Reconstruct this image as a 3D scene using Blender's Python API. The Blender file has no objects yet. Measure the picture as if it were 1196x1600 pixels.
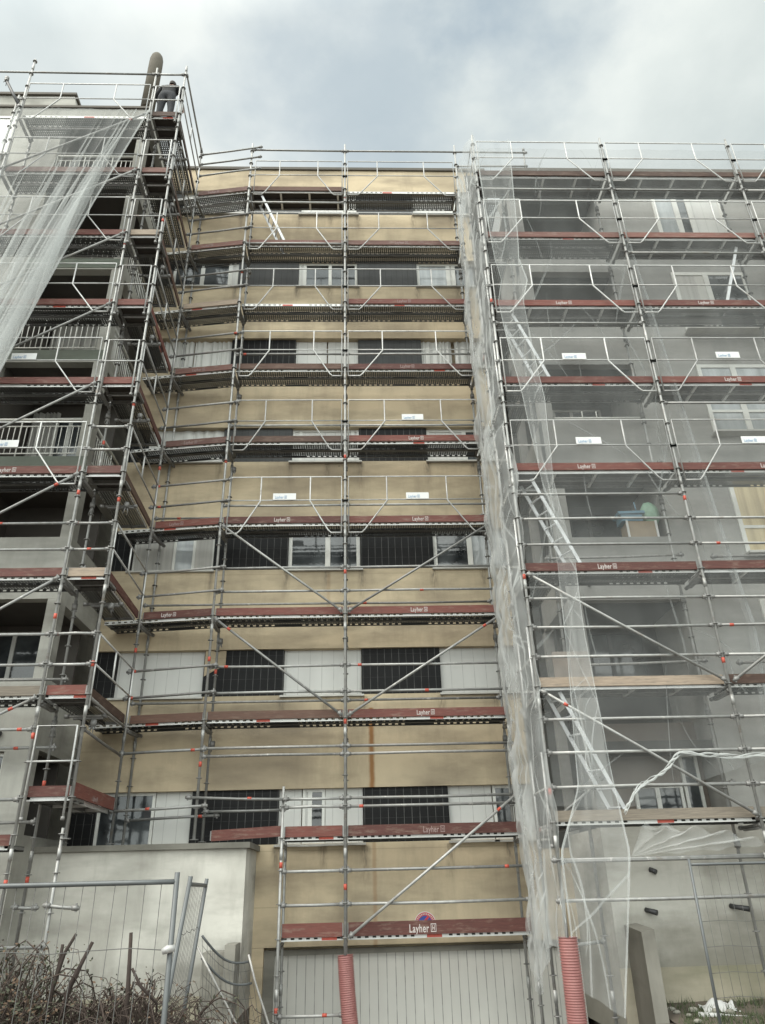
import bpy, math, random
from mathutils import Vector as V, Matrix, noise as mnoise
R = random.Random(7)
C = bpy.context.scene.collection
PI = math.pi
W = {}                                    # world origin of every object

# ------------------------------------------------------------------ materials
def newmat(name):
    m = bpy.data.materials.new(name); m.use_nodes = True
    return m, m.node_tree.nodes, m.node_tree.links, m.node_tree.nodes['Principled BSDF']
def nd(N, t, **k):
    n = N.new(t)
    for a, b in k.items(): setattr(n, a, b)
    return n
def noise(N, L, vec, scale, detail=4, rough=.55):
    n = N.new('ShaderNodeTexNoise'); n.inputs['Scale'].default_value = scale
    n.inputs['Detail'].default_value = detail; n.inputs['Roughness'].default_value = rough
    L.new(vec, n.inputs['Vector']); return n.outputs['Fac']
def ramp(N, L, fac, stops):
    r = N.new('ShaderNodeValToRGB'); e = r.color_ramp.elements
    while len(e) < len(stops): e.new(.5)
    for i, (p, c) in enumerate(stops):
        e[i].position = p; e[i].color = (c, c, c, 1) if not isinstance(c, tuple) else (*c, 1)
    L.new(fac, r.inputs['Fac']); return r.outputs['Color']
def mixc(N, L, fac, a, b, mode='MIX'):
    m = N.new('ShaderNodeMix'); m.data_type = 'RGBA'; m.blend_type = mode
    for s, v in ((m.inputs[0], fac), (m.inputs[6], a), (m.inputs[7], b)):
        if isinstance(v, (int, float)): s.default_value = v
        elif isinstance(v, tuple): s.default_value = (*v, 1)
        else: L.new(v, s)
    return m.outputs[2]
def mth(N, L, op, a, b=None, clamp=False):
    m = N.new('ShaderNodeMath'); m.operation = op; m.use_clamp = clamp
    for s, v in ((m.inputs[0], a), (m.inputs[1], b)):
        if v is None: continue
        if isinstance(v, (int, float)): s.default_value = v
        else: L.new(v, s)
    return m.outputs[0]
def scaled(N, L, vec, s):
    m = N.new('ShaderNodeMapping'); m.inputs['Scale'].default_value = s
    L.new(vec, m.inputs['Vector']); return m.outputs['Vector']
def bump(N, L, P, h, strength=.3, dist=.02):
    b = N.new('ShaderNodeBump'); b.inputs['Strength'].default_value = strength; b.inputs['Distance'].default_value = dist
    L.new(h, b.inputs['Height']); L.new(b.outputs['Normal'], P.inputs['Normal'])
def simple(name, col, rough=.6, metal=0, var=.25, scale=6, spec=.5, stretch=(1, 1, 1), bmp=0):
    m, N, L, P = newmat(name)
    pos = N.new('ShaderNodeNewGeometry').outputs['Position']
    v = scaled(N, L, pos, stretch)
    f = noise(N, L, v, scale)
    c = mixc(N, L, f, tuple(x*(1-var) for x in col), tuple(min(1, x*(1+var)) for x in col))
    L.new(c, P.inputs['Base Color'])
    P.inputs['Roughness'].default_value = rough; P.inputs['Metallic'].default_value = metal
    P.inputs['Specular IOR Level'].default_value = spec
    if bmp: bump(N, L, P, f, bmp)
    return m
M = {}
M['tube'] = simple('galvanised_tube', (.29, .29, .28), .47, .35, .4, 9)
M['tube2'] = simple('worn_galvanised_tube', (.25, .243, .23), .5, .3, .4, 14)
M['joint'] = simple('weathered_coupling', (.20, .197, .19), .55, .3, .4, 20)
M['framep'] = simple('light_guard_tube', (.42, .42, .41), .45, .25, .3, 10)
def weathered(m):
    N, L = m.node_tree.nodes, m.node_tree.links; P = N['Principled BSDF']
    src = P.inputs['Base Color'].links[0].from_socket
    pos = N.new('ShaderNodeNewGeometry').outputs['Position']
    oi = N.new('ShaderNodeObjectInfo').outputs['Random']
    a = ramp(N, L, noise(N, L, pos, 5.5, 6, .7), [(.60, 0.), (.68, 1.)]); b = ramp(N, L, noise(N, L, scaled(N, L, pos, (1, 1, 1.3)), 3.1, 6, .7), [(.58, 0.), (.70, 1.)])
    c = mixc(N, L, 1.0, src, ramp(N, L, oi, [(0., .68), (1., 1.25)]), 'MULTIPLY')
    c = mixc(N, L, mth(N, L, 'MULTIPLY', b, .6), c, (.17, .13, .10)); c = mixc(N, L, mth(N, L, 'MULTIPLY', a, .7), c, (.50, .49, .46))
    L.new(c, P.inputs['Base Color'])
for k in ('tube', 'tube2', 'framep'): weathered(M[k])
M['tape'] = simple('red_tape', (.40, .065, .04), .6, 0, .4, 20)
M['alu'] = simple('bright_aluminium', (.60, .61, .62), .4, .25, .12, 12)
M['alustrip'] = simple('aluminium_deck_profile', (.60, .60, .59), .42, .3, .2, 8)
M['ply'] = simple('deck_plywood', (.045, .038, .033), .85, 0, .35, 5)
M['white'] = simple('white_plastic', (.58, .585, .575), .5, 0, .08)
M['blue_ink'] = simple('pale_blue_ink', (.22, .32, .45), .5, 0, .1)
M['ink'] = simple('white_paint_print', (.45, .41, .39), .6, 0, .3, 30)
M['ink_faded'] = simple('faded_print', (.24, .17, .16), .7, 0, .35, 30)
M['iron'] = simple('dark_iron', (.05, .05, .052), .5, .4, .2)
M['rubber'] = simple('black_rubber', (.025, .025, .025), .7)
M['fence'] = simple('fence_galvanised', (.105, .112, .114), .5, .3, .2, 10)
M['wire'] = simple('fence_wire', (.11, .11, .105), .6, .3, .2, 10)
M['mullion'] = simple('white_window_frame', (.62, .62, .585), .5, 0, .15, 4)
M['sill'] = simple('sill_metal', (.42, .41, .38), .5, .1, .25, 5)
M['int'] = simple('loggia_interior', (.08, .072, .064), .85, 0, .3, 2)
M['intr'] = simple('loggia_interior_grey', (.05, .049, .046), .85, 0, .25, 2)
M['brown'] = simple('brown_infill', (.16, .135, .115), .85, 0, .25, 3)
M['dark'] = simple('dark_recess', (.03, .03, .03), .8)
M['chim'] = simple('chimney_render', (.11, .098, .078), .9, 0, .3, 4, bmp=.2)
M['rail'] = simple('pale_railing_paint', (.60, .60, .56), .5, 0, .15)
M['bark'] = simple('cut_branch_bark', (.032, .022, .018), .9, 0, .4, 25)
M['twig'] = simple('bramble_twig', (.045, .031, .024), .85, 0, .45, 9)
M['leaf'] = simple('small_bramble_leaf', (.038, .042, .022), .75, 0, .5, 7)
M['leafd'] = simple('dry_leaf', (.085, .052, .03), .8, 0, .5, 7)
M['grass'] = simple('grass_blade', (.04, .06, .02), .8, 0, .4, 9)
M['soil'] = simple('soil', (.08, .065, .05), .95, 0, .4, 3, bmp=.5)
M['road'] = simple('ramp_concrete', (.22, .21, .2), .9, 0, .3, 1.5, bmp=.3)
M['jacket'] = simple('dark_work_jacket', (.007, .0075, .009), .85, 0, .3, 9)
M['trousers'] = simple('charcoal_trousers', (.035, .037, .042), .85, 0, .35, 9)
M['skin'] = simple('skin', (.45, .27, .2), .6, 0, .1)
M['hair'] = simple('dark_hair', (.03, .024, .02), .8)
M['boot'] = simple('black_boot', (.03, .028, .026), .7)
M['bluebox'] = simple('blue_plastic', (.11, .23, .31), .5, 0, .2)
M['greenbag'] = simple('green_plastic_bag', (.22, .36, .26), .45, 0, .3, 8)
M['card'] = simple('cardboard', (.28, .22, .15), .85, 0, .2)
M['plyboard'] = simple('stained_board', (.22, .19, .165), .85, 0, .4, 3)
M['trash'] = simple('white_sheet', (.42, .42, .41), .6, 0, .15)
M['winred'] = simple('sign_red', (.5, .035, .05), .5)
M['winblue'] = simple('sign_blue', (.03, .06, .28), .5)

def wood(name, col, wear, amt):
    m, N, L, P = newmat(name)
    tc = N.new('ShaderNodeTexCoord').outputs['Object']
    pos = N.new('ShaderNodeNewGeometry').outputs['Position']
    g = noise(N, L, scaled(N, L, pos, (1.2, 1.2, 22)), 3, 6, .65)
    w = noise(N, L, scaled(N, L, pos, (2.2, 2.2, 9)), 1.7, 6, .7)
    c = mixc(N, L, ramp(N, L, g, [(.3, 0.), (.75, 1.)]), tuple(x*.68 for x in col), tuple(x*1.3 for x in col))
    oi = N.new('ShaderNodeObjectInfo').outputs['Random']
    c = mixc(N, L, 1.0, c, ramp(N, L, oi, [(0., (.62, .62, .62)), (.5, (.95, .95, .95)), (1., (1.3, 1.2, 1.15))]), 'MULTIPLY')
    k = mth(N, L, 'MULTIPLY', ramp(N, L, w, [(.52, 0.), (.70, 1.)]), amt)
    L.new(mixc(N, L, k, c, wear), P.inputs['Base Color']); P.inputs['Roughness'].default_value = .75
    bump(N, L, P, g, .15)
    return m
M['toe_red'] = wood('red_painted_board', (.118, .040, .031), (.20, .14, .11), .65)
M['toe_pale'] = wood('faded_red_board', (.135, .066, .054), (.22, .17, .14), .8)
M['toe_brown'] = wood('brown_board', (.082, .045, .032), (.17, .12, .09), .6)
M['toe_wood'] = wood('raw_timber_board', (.235, .20, .158), (.12, .105, .09), .6)

def perforated(name, col, metal, mode):
    """sheet metal with real see-through slots (edge) or small punched holes (plate), laid out in UV metres"""
    m, N, L, P = newmat(name)
    uv = N.new('ShaderNodeUVMap').outputs['UV']
    s = N.new('ShaderNodeSeparateXYZ'); L.new(uv, s.inputs[0])
    x, y = s.outputs[0], s.outputs[1]
    pos = N.new('ShaderNodeNewGeometry').outputs['Position']
    L.new(mixc(N, L, noise(N, L, pos, 5), tuple(v*.7 for v in col), tuple(v*1.2 for v in col)), P.inputs['Base Color'])
    P.inputs['Metallic'].default_value = metal; P.inputs['Roughness'].default_value = .45
    if mode == 'edge':
        a = mth(N, L, 'FRACT', mth(N, L, 'DIVIDE', x, .125))
        inx = mth(N, L, 'MULTIPLY', mth(N, L, 'GREATER_THAN', a, .22), mth(N, L, 'LESS_THAN', a, .70))
        iny = mth(N, L, 'MULTIPLY', mth(N, L, 'GREATER_THAN', y, .022), mth(N, L, 'LESS_THAN', y, .05))
        gap = mth(N, L, 'FRACT', mth(N, L, 'DIVIDE', x, 1.62))
        keep = mth(N, L, 'LESS_THAN', gap, .68)
        h = mth(N, L, 'MULTIPLY', mth(N, L, 'MULTIPLY', inx, iny), keep)
    else:
        a = mth(N, L, 'SUBTRACT', mth(N, L, 'FRACT', mth(N, L, 'DIVIDE', x, .052)), .5)
        b = mth(N, L, 'SUBTRACT', mth(N, L, 'FRACT', mth(N, L, 'DIVIDE', y, .048)), .5)
        d = mth(N, L, 'ADD', mth(N, L, 'MULTIPLY', a, a), mth(N, L, 'MULTIPLY', b, b))
        h = mth(N, L, 'LESS_THAN', d, .045)
    tr = N.new('ShaderNodeBsdfTransparent'); mx = N.new('ShaderNodeMixShader')
    L.new(h, mx.inputs[0]); L.new(P.outputs[0], mx.inputs[1]); L.new(tr.outputs[0], mx.inputs[2])
    L.new(mx.outputs[0], N['Material Output'].inputs['Surface'])
    return m
M['edge'] = perforated('slotted_deck_profile', (.62, .62, .60), .2, 'edge')
M['edge_dark'] = perforated('slotted_rear_profile', (.045, .045, .042), .3, 'edge')
M['plate'] = perforated('punched_steel_plank', (.085, .085, .082), .3, 'plate')

def wallmat(name, col, stain, stain_amt, rust=None, var=.12, lines=None, base=None, drips=()):
    m, N, L, P = newmat(name)
    pos = N.new('ShaderNodeNewGeometry').outputs['Position']
    big = noise(N, L, scaled(N, L, pos, (.5, .5, .35)), 1.0, 6, .6)
    fine = noise(N, L, pos, 11, 5, .65)
    streak = noise(N, L, scaled(N, L, pos, (1.5, 1.5, .30)), 1.2, 7, .66)
    blot = noise(N, L, scaled(N, L, pos, (.45, .45, 1.5)), 1.1, 5, .6)
    c = mixc(N, L, big, tuple(x*(1-var) for x in col), tuple(min(1, x*(1+var)) for x in col))
    c = mixc(N, L, mth(N, L, 'MULTIPLY', fine, .22), c, tuple(x*.6 for x in col))
    c = mixc(N, L, mth(N, L, 'MULTIPLY', ramp(N, L, streak, [(.48, 0.), (.8, 1.)]), stain_amt*.75), c, stain)
    c = mixc(N, L, mth(N, L, 'MULTIPLY', ramp(N, L, blot, [(.44, 0.), (.72, 1.)]), stain_amt), c, stain)
    cloud = noise(N, L, scaled(N, L, pos, (.5, .5, .8)), .75, 4, .5)
    c = mixc(N, L, mth(N, L, 'MULTIPLY', ramp(N, L, cloud, [(.47, 0.), (.66, 1.)]), stain_amt*.8), c, stain)
    vo = N.new('ShaderNodeTexVoronoi'); vo.inputs['Scale'].default_value = 1.1; L.new(pos, vo.inputs['Vector'])
    c = mixc(N, L, mth(N, L, 'MULTIPLY', ramp(N, L, vo.outputs['Distance'], [(.022, 1.), (.04, 0.)]), .6), c, (.04, .038, .033))
    s = N.new('ShaderNodeSeparateXYZ'); L.new(pos, s.inputs[0])
    if base:                                # splashed dirt with a ragged upper edge
        e = mth(N, L, 'ADD', s.outputs[2], mth(N, L, 'MULTIPLY', mth(N, L, 'SUBTRACT', noise(N, L, scaled(N, L, pos, (1.3, 1.3, .8)), 1.6, 6, .65), .5), 1.6))
        c = mixc(N, L, ramp(N, L, mth(N, L, 'DIVIDE', e, 2.), [(base[0]/2-.15, (base[1]+.2,)*3), (base[0]/2+.2, (0., 0., 0.))]), c, stain)
    for i, dx_ in enumerate(drips):         # water marks below the sill ends
        ph = mth(N, L, 'FRACT', mth(N, L, 'DIVIDE', mth(N, L, 'SUBTRACT', s.outputs[2], 2.42), 2.7))
        inz = ramp(N, L, ph, [(.70 + .05*(i % 3), 0.), (.97, 1.)])
        wob = noise(N, L, scaled(N, L, pos, (5, 1, 1.2)), 2 + i, 3)
        inx = ramp(N, L, mth(N, L, 'DIVIDE', mth(N, L, 'ABSOLUTE', mth(N, L, 'SUBTRACT', s.outputs[0], dx_)), .11), [(.15, 1.), (1., 0.)])
        c = mixc(N, L, mth(N, L, 'MULTIPLY', mth(N, L, 'MULTIPLY', inx, inz), ramp(N, L, wob, [(.35, .1), (.65, .85)])), c, tuple(x*.8 for x in stain))
    if lines:
        a = mth(N, L, 'FRACT', mth(N, L, 'DIVIDE', mth(N, L, 'ADD', s.outputs[2], lines[1]), lines[0]))
        c = mixc(N, L, mth(N, L, 'MULTIPLY', mth(N, L, 'LESS_THAN', a, .02), .35), c, tuple(x*.5 for x in col))
    if rust:
        for (rx, z0, z1, wd, amt) in rust:
            wob = mth(N, L, 'MULTIPLY', noise(N, L, scaled(N, L, pos, (0, 0, 2)), 2), .05)
            dx = mth(N, L, 'ABSOLUTE', mth(N, L, 'SUBTRACT', mth(N, L, 'ADD', s.outputs[0], wob), rx + .025))
            inx = ramp(N, L, mth(N, L, 'DIVIDE', dx, wd), [(.3, 1.), (1., 0.)])
            inz = mth(N, L, 'MULTIPLY', mth(N, L, 'GREATER_THAN', s.outputs[2], z0), mth(N, L, 'LESS_THAN', s.outputs[2], z1))
            k = mth(N, L, 'MULTIPLY', mth(N, L, 'MULTIPLY', inx, inz), amt)
            c = mixc(N, L, k, c, (.24, .10, .025))
    L.new(c, P.inputs['Base Color']); P.inputs['Roughness'].default_value = .9
    P.inputs['Specular IOR Level'].default_value = .25
    bump(N, L, P, fine, .25, .01)
    return m
M['beige'] = wallmat('beige_facade_render', (.565, .468, .325), (.16, .132, .10), .62, drips=(-3.68, -2.06, -1.2, -.44, 1.12, 2.2),
                     rust=[(-.29, 2.9, 4.9, .07, .85), (-.27, .8, 2.7, .05, .35), (-1.15, 7.0, 7.75, .05, .2)], lines=(.9, .35))
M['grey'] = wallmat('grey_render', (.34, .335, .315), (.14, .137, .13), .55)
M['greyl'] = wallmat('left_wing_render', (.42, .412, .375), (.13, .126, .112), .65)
M['annexm'] = wallmat('pale_annex_render', (.56, .545, .495), (.19, .18, .155), .8, base=(.75, .35))
M['concrete'] = wallmat('bare_concrete', (.24, .23, .20), (.06, .057, .048), .7)
M['greenslab'] = wallmat('mossy_slab_edge', (.16, .18, .15), (.07, .07, .06), .5)
M['plinthm'] = wallmat('grimy_plinth', (.36, .325, .255), (.13, .13, .085), .7)
M['leftface'] = wallmat('darker_left_face', (.15, .14, .118), (.05, .05, .038), .85)  # darker colour for the left face of the ramp wall end
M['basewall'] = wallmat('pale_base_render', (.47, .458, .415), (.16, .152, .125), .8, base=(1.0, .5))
M['darkback'] = wallmat('dark_backing_sheet', (.10, .10, .095), (.05, .05, .045), .6)
M['coping'] = simple('coping', (.09, .08, .066), .8, 0, .3, 3)

def ribbed(name, col, pitch, width, dark, axis=0, grid=None, rough=.7, var=.12, alt=None):
    m, N, L, P = newmat(name)
    pos = N.new('ShaderNodeNewGeometry').outputs['Position']
    s = N.new('ShaderNodeSeparateXYZ'); L.new(pos, s.inputs[0])
    a = mth(N, L, 'FRACT', mth(N, L, 'DIVIDE', mth(N, L, 'ADD', s.outputs[axis], 50.), pitch))
    line = mth(N, L, 'LESS_THAN', a, width/pitch)
    if grid:
        b = mth(N, L, 'FRACT', mth(N, L, 'DIVIDE', s.outputs[2], grid))
        line = mth(N, L, 'MAXIMUM', line, mth(N, L, 'MULTIPLY', mth(N, L, 'LESS_THAN', b, .02), .35))
    n = noise(N, L, scaled(N, L, pos, (1.5, 1.5, .5)), 1.6, 5, .6)
    brk = noise(N, L, scaled(N, L, pos, (9, 9, 3)), 1.5, 3)
    c = mixc(N, L, n, tuple(x*(1-var*2) for x in col), tuple(min(1, x*(1+var)) for x in col))
    line = mth(N, L, 'MULTIPLY', line, ramp(N, L, brk, [(.25, .25), (.6, 1.)]))
    L.new(mixc(N, L, line, c, dark), P.inputs['Base Color'])
    P.inputs['Roughness'].default_value = rough; P.inputs['Specular IOR Level'].default_value = .2
    bump(N, L, P, a, .12, .01)
    return m
M['black'] = ribbed('black_tile_panel', (.0075, .0075, .008), .1475, .008, (.12, .12, .115), grid=.24, rough=.55, var=.3)
M['black_refl'] = ribbed('reflecting_tile_panel', (.065, .067, .067), .1475, .012, (.035, .035, .035), grid=.24, rough=.55, var=.25)  # black tiles of the upper floors, greyed: reflected light put into the colour
M['shutter'] = ribbed('white_shutter_slats', (.60, .60, .575), .24, .012, (.40, .40, .385), rough=.5, var=.09)
M['garage'] = ribbed('garage_door_slats', (.58, .57, .53), .155, .014, (.24, .24, .225), rough=.5, var=.08)

def curtain(name, col):
    m, N, L, P = newmat(name)
    pos = N.new('ShaderNodeNewGeometry').outputs['Position']
    n = noise(N, L, scaled(N, L, pos, (7, 1, .25)), 1.0, 3)
    L.new(mixc(N, L, ramp(N, L, n, [(.3, 0.), (.7, 1.)]), tuple(x*.62 for x in col), col), P.inputs['Base Color'])
    P.inputs['Roughness'].default_value = .9; bump(N, L, P, n, .5, .05)
    return m
M['curtain'] = curtain('net_curtain', (.50, .49, .46))
M['curtain_y'] = curtain('yellow_curtain', (.62, .52, .33))
m, N, L, P = newmat('window_glass')
P.inputs['Base Color'].default_value = (.022, .026, .03, 1); P.inputs['Roughness'].default_value = .06
P.inputs['Specular IOR Level'].default_value = .8
pos = N.new('ShaderNodeNewGeometry').outputs['Position']
n = noise(N, L, scaled(N, L, pos, (1.2, 1, 1.2)), 1.3, 4)
L.new(mixc(N, L, ramp(N, L, n, [(.35, 0.), (.75, 1.)]), (.016, .018, .02), (.10, .11, .115)), P.inputs['Base Color'])
bump(N, L, P, n, .08, .05)
M['glass'] = m
m, N, L, P = newmat('pale_window_glass')
pos = N.new('ShaderNodeNewGeometry').outputs['Position']
n = noise(N, L, scaled(N, L, pos, (4, 1, .6)), 1.3, 4)
L.new(mixc(N, L, n, (.16, .175, .18), (.50, .53, .54)), P.inputs['Base Color'])
P.inputs['Roughness'].default_value = .12; P.inputs['Specular IOR Level'].default_value = .8
M['glassp'] = m

def netmat(name, op, a0=.72):
    m, N, L, P = newmat(name)
    N.remove(P)
    pos = N.new('ShaderNodeNewGeometry').outputs['Position']
    d = N.new('ShaderNodeBsdfDiffuse'); d.inputs['Color'].default_value = (a0, a0*1.03, a0*1.02, 1)
    t = N.new('ShaderNodeBsdfTranslucent'); t.inputs['Color'].default_value = (a0, a0*1.03, a0*1.02, 1)
    a = N.new('ShaderNodeMixShader'); a.inputs[0].default_value = .5
    L.new(d.outputs[0], a.inputs[1]); L.new(t.outputs[0], a.inputs[2])
    tr = N.new('ShaderNodeBsdfTransparent'); mx = N.new('ShaderNodeMixShader')
    n = noise(N, L, scaled(N, L, pos, (1.5, 1.5, .5)), 1.2, 4)
    k = mth(N, L, 'MULTIPLY', ramp(N, L, n, [(.3, .75), (.7, 1.2)]), op)
    L.new(k, mx.inputs[0]); L.new(tr.outputs[0], mx.inputs[1]); L.new(a.outputs[0], mx.inputs[2])
    L.new(mx.outputs[0], N['Material Output'].inputs['Surface'])
    return m
M['net'] = netmat('white_debris_net', .27, .66)
M['netveil'] = netmat('thin_debris_net', .22, .50)
M['netside'] = netmat('side_debris_net', .35, .70)
M['netstrip'] = netmat('strip_debris_net', .21, .74)
M['rope'] = netmat('rolled_debris_net', .6)
m, N, L, P = newmat('red_corrugated_plastic')
pos = N.new('ShaderNodeNewGeometry').outputs['Position']
L.new(mixc(N, L, noise(N, L, pos, 7), (.22, .08, .075), (.36, .17, .155)), P.inputs['Base Color']); P.inputs['Roughness'].default_value = .45
M['hose'] = m

# ------------------------------------------------------------------ mesh builder
class MB:
    def __init__(s): s.v = []; s.f = []; s.m = []; s.sm = []; s.uv = []
    def face(s, pts, mat=0, smooth=False, uv=None):
        b = len(s.v); s.v += [V(p) for p in pts]; s.f.append(list(range(b, b+len(pts)))); s.m.append(mat); s.sm.append(smooth); s.uv.append(uv)
    def obox(s, o, ax, ay, az, mat=0):
        """box from corner o along three edge vectors"""
        o, ax, ay, az = V(o), V(ax), V(ay), V(az)
        b = len(s.v)
        s.v += [o, o+ax, o+ax+ay, o+ay, o+az, o+ax+az, o+ax+ay+az, o+ay+az]
        flip = ax.cross(ay).dot(az) < 0
        for q in ((0, 3, 2, 1), (4, 5, 6, 7), (0, 1, 5, 4), (1, 2, 6, 5), (2, 3, 7, 6), (3, 0, 4, 7)):
            q = [b+i for i in q]
            s.f.append(q[::-1] if flip else q); s.m.append(mat); s.sm.append(False); s.uv.append(None)
    def box(s, x0, x1, y0, y1, z0, z1, mat=0): s.obox((x0, y0, z0), (x1-x0, 0, 0), (0, y1-y0, 0), (0, 0, z1-z0), mat)
    def tube(s, pts, r, n=8, mat=0, caps=True):
        pts = [V(p) for p in pts]; rr = r if isinstance(r, (list, tuple)) else [r]*len(pts)
        b = len(s.v); prev = None
        for i, p in enumerate(pts):
            t = (pts[min(i+1, len(pts)-1)] - pts[max(i-1, 0)])
            t = t.normalized() if t.length > 1e-9 else V((0, 0, 1))
            if prev is None:
                a = V((0, 0, 1)) if abs(t.z) < .9 else V((1, 0, 0)); u = t.cross(a).normalized()
            else:
                u = (prev - t*prev.dot(t)); u = u.normalized() if u.length > 1e-6 else t.orthogonal().normalized()
            prev = u; w = t.cross(u)
            for k in range(n):
                a = 2*PI*k/n; s.v.append(p + (u*math.cos(a) + w*math.sin(a))*rr[i])
        for i in range(len(pts)-1):
            for k in range(n):
                s.f.append([b+i*n+k, b+i*n+(k+1) % n, b+(i+1)*n+(k+1) % n, b+(i+1)*n+k]); s.m.append(mat); s.sm.append(True); s.uv.append(None)
        if caps:
            s.f.append([b+k for k in range(n)][::-1]); s.m.append(mat); s.sm.append(False); s.uv.append(None)
            e = b+(len(pts)-1)*n
            s.f.append([e+k for k in range(n)]); s.m.append(mat); s.sm.append(False); s.uv.append(None)
    def grid(s, fn, nu, nv, mat=0, smooth=True):
        b = len(s.v)
        for j in range(nv+1):
            for i in range(nu+1): s.v.append(V(fn(i/nu, j/nv)))
        for j in range(nv):
            for i in range(nu):
                s.f.append([b+j*(nu+1)+i, b+j*(nu+1)+i+1, b+(j+1)*(nu+1)+i+1, b+(j+1)*(nu+1)+i]); s.m.append(mat); s.sm.append(smooth); s.uv.append(None)
    def build(s, name, mats, parent=None, origin=None):
        if not isinstance(mats, (list, tuple)): mats = [mats]
        if origin is None:
            lo = [min(p[i] for p in s.v) for i in range(3)]; hi = [max(p[i] for p in s.v) for i in range(3)]
            origin = V([(a+b)/2 for a, b in zip(lo, hi)])
            if parent is None: origin.z = lo[2]
        origin = V(origin)
        me = bpy.data.meshes.new(name); me.from_pydata([p-origin for p in s.v], [], s.f)
        for mt in mats: me.materials.append(M[mt] if isinstance(mt, str) else mt)
        me.polygons.foreach_set('material_index', s.m); me.polygons.foreach_set('use_smooth', s.sm)
        if any(u is not None for u in s.uv):
            ul = me.uv_layers.new(name='UVMap')
            for p in me.polygons:
                u = s.uv[p.index]
                if u is None: continue
                for li, q in zip(p.loop_indices, u): ul.data[li].uv = q
        me.update()
        return link(bpy.data.objects.new(name, me), parent, origin)
def link(o, parent, origin):
    C.objects.link(o); W[o.name] = V(origin)
    if parent is not None:
        o.parent = parent; o.location = V(origin) - W[parent.name]
    else: o.location = origin
    return o
def tag(o, label, cat, group=None):
    o['label'] = label; o['category'] = cat
    if group: o['group'] = group
    return o
def thing(name, label, cat, loc, group=None):
    o = bpy.data.objects.new(name, None); o.empty_display_size = .2
    link(o, None, loc); return tag(o, label, cat, group)
def struct(o, kind='structure'): o['kind'] = kind; return o
def copy_tree(o, off, parent=None):
    c = o.copy(); C.objects.link(c)
    W[c.name] = W[o.name] + V(off)
    if parent is None: c.location = o.location + V(off)
    else: c.parent = parent
    for ch in list(o.children): copy_tree(ch, off, c)
    return c

# lettering ---------------------------------------------------------------
def text_mesh(word, size, emblem=True):
    cu = bpy.data.curves.new('lettering', 'FONT'); cu.body = word; cu.size = size; cu.extrude = .0015
    cu.space_character = 1.08; cu.offset = size*.012
    ob = bpy.data.objects.new('lettering_source', cu); C.objects.link(ob)
    bpy.context.view_layer.update()
    me = bpy.data.meshes.new_from_object(ob.evaluated_get(bpy.context.evaluated_depsgraph_get()))
    vs = [v.co.copy() for v in me.vertices]; fs = [list(p.vertices) for p in me.polygons]
    bpy.data.objects.remove(ob); bpy.data.curves.remove(cu); bpy.data.meshes.remove(me)
    w = max(v.x for v in vs); h = size*.72
    if emblem:
        def bx(x0, x1, y0, y1):
            b = len(vs); t = .0015
            for z in (-t, t):
                for p in ((x0, y0), (x1, y0), (x1, y1), (x0, y1)): vs.append(V((p[0], p[1], z)))
            for q in ((3, 2, 1, 0), (4, 5, 6, 7), (0, 1, 5, 4), (1, 2, 6, 5), (2, 3, 7, 6), (3, 0, 4, 7)): fs.append([b+i for i in q])
        x = w + size*.28; t = size*.075; d = h
        bx(x, x+t, 0, d); bx(x+d, x+d+t, 0, d); bx(x+t, x+d, 0, t); bx(x+t, x+d, d-t, d)
        bx(x+d*.3, x+d*.3+t, t*1.8, d-t*1.8); bx(x+d*.68, x+d*.68+t, t*1.8, d-t*1.8); bx(x+d*.3+t, x+d*.68, d*.42, d*.42+t)
        w = x+d+t
    return vs, fs, w, h
TXT = text_mesh('Layher', .15)
def lettering(parent, P0, U, mat, scale=1.0, tilt=0):
    """printed word on a board: P0 is the lower left corner, U the direction of writing, up is z"""
    vs, fs, w, h = TXT
    U = V(U).normalized(); Z = V((0, 0, 1)); Nn = U.cross(Z)
    mb = MB()
    for f in fs: mb.face([V(P0) + U*(vs[i].x*scale*.66) + Z*(vs[i].y*scale) + Nn*vs[i].z for i in f])
    return mb.build('lettering', mat, parent)

# ------------------------------------------------------------------ scaffold kit
class Run:
    """a straight scaffold run: s along the front, d inwards, z up"""
    def __init__(s, O, U, Vv): s.O = V(O); s.U = V(U); s.V = V(Vv)
    def p(s, a, d, z): return V((s.O.x, s.O.y, 0)) + s.U*a + s.V*d + V((0, 0, z))
def jit(a=.006): return R.uniform(-a, a)
def standard(root, x, y, z0, z1, ztape=None, lean=(0, 0), r=.0245):
    mb = MB()
    P = lambda z: V((x + lean[0]*(z-z0), y + lean[1]*(z-z0), z))
    mb.tube([P(z0), P(z1)], r)
    z = math.ceil((z0-.5)/.5)*.5 + .02
    while z < z1 - .05:
        if z > z0 + .1:
            mb.tube([P(z-.006), P(z+.006)], .054, 10, 1)
        z += .5
    z = math.ceil(z0/2)*2 + .28
    while z < z1 - .1:
        mb.tube([P(z-.1), P(z+.06)], r+.006, 8, 0); z += 2
    mb.tube([P(z0), P(z0+.012)], .075, 10, 1)
    for zt in (ztape or []): mb.tube([P(zt-.045), P(zt+.045)], r+.0035, 8, 2)
    return mb.build('standard', ['tube', 'joint', 'tape'], root)
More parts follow.
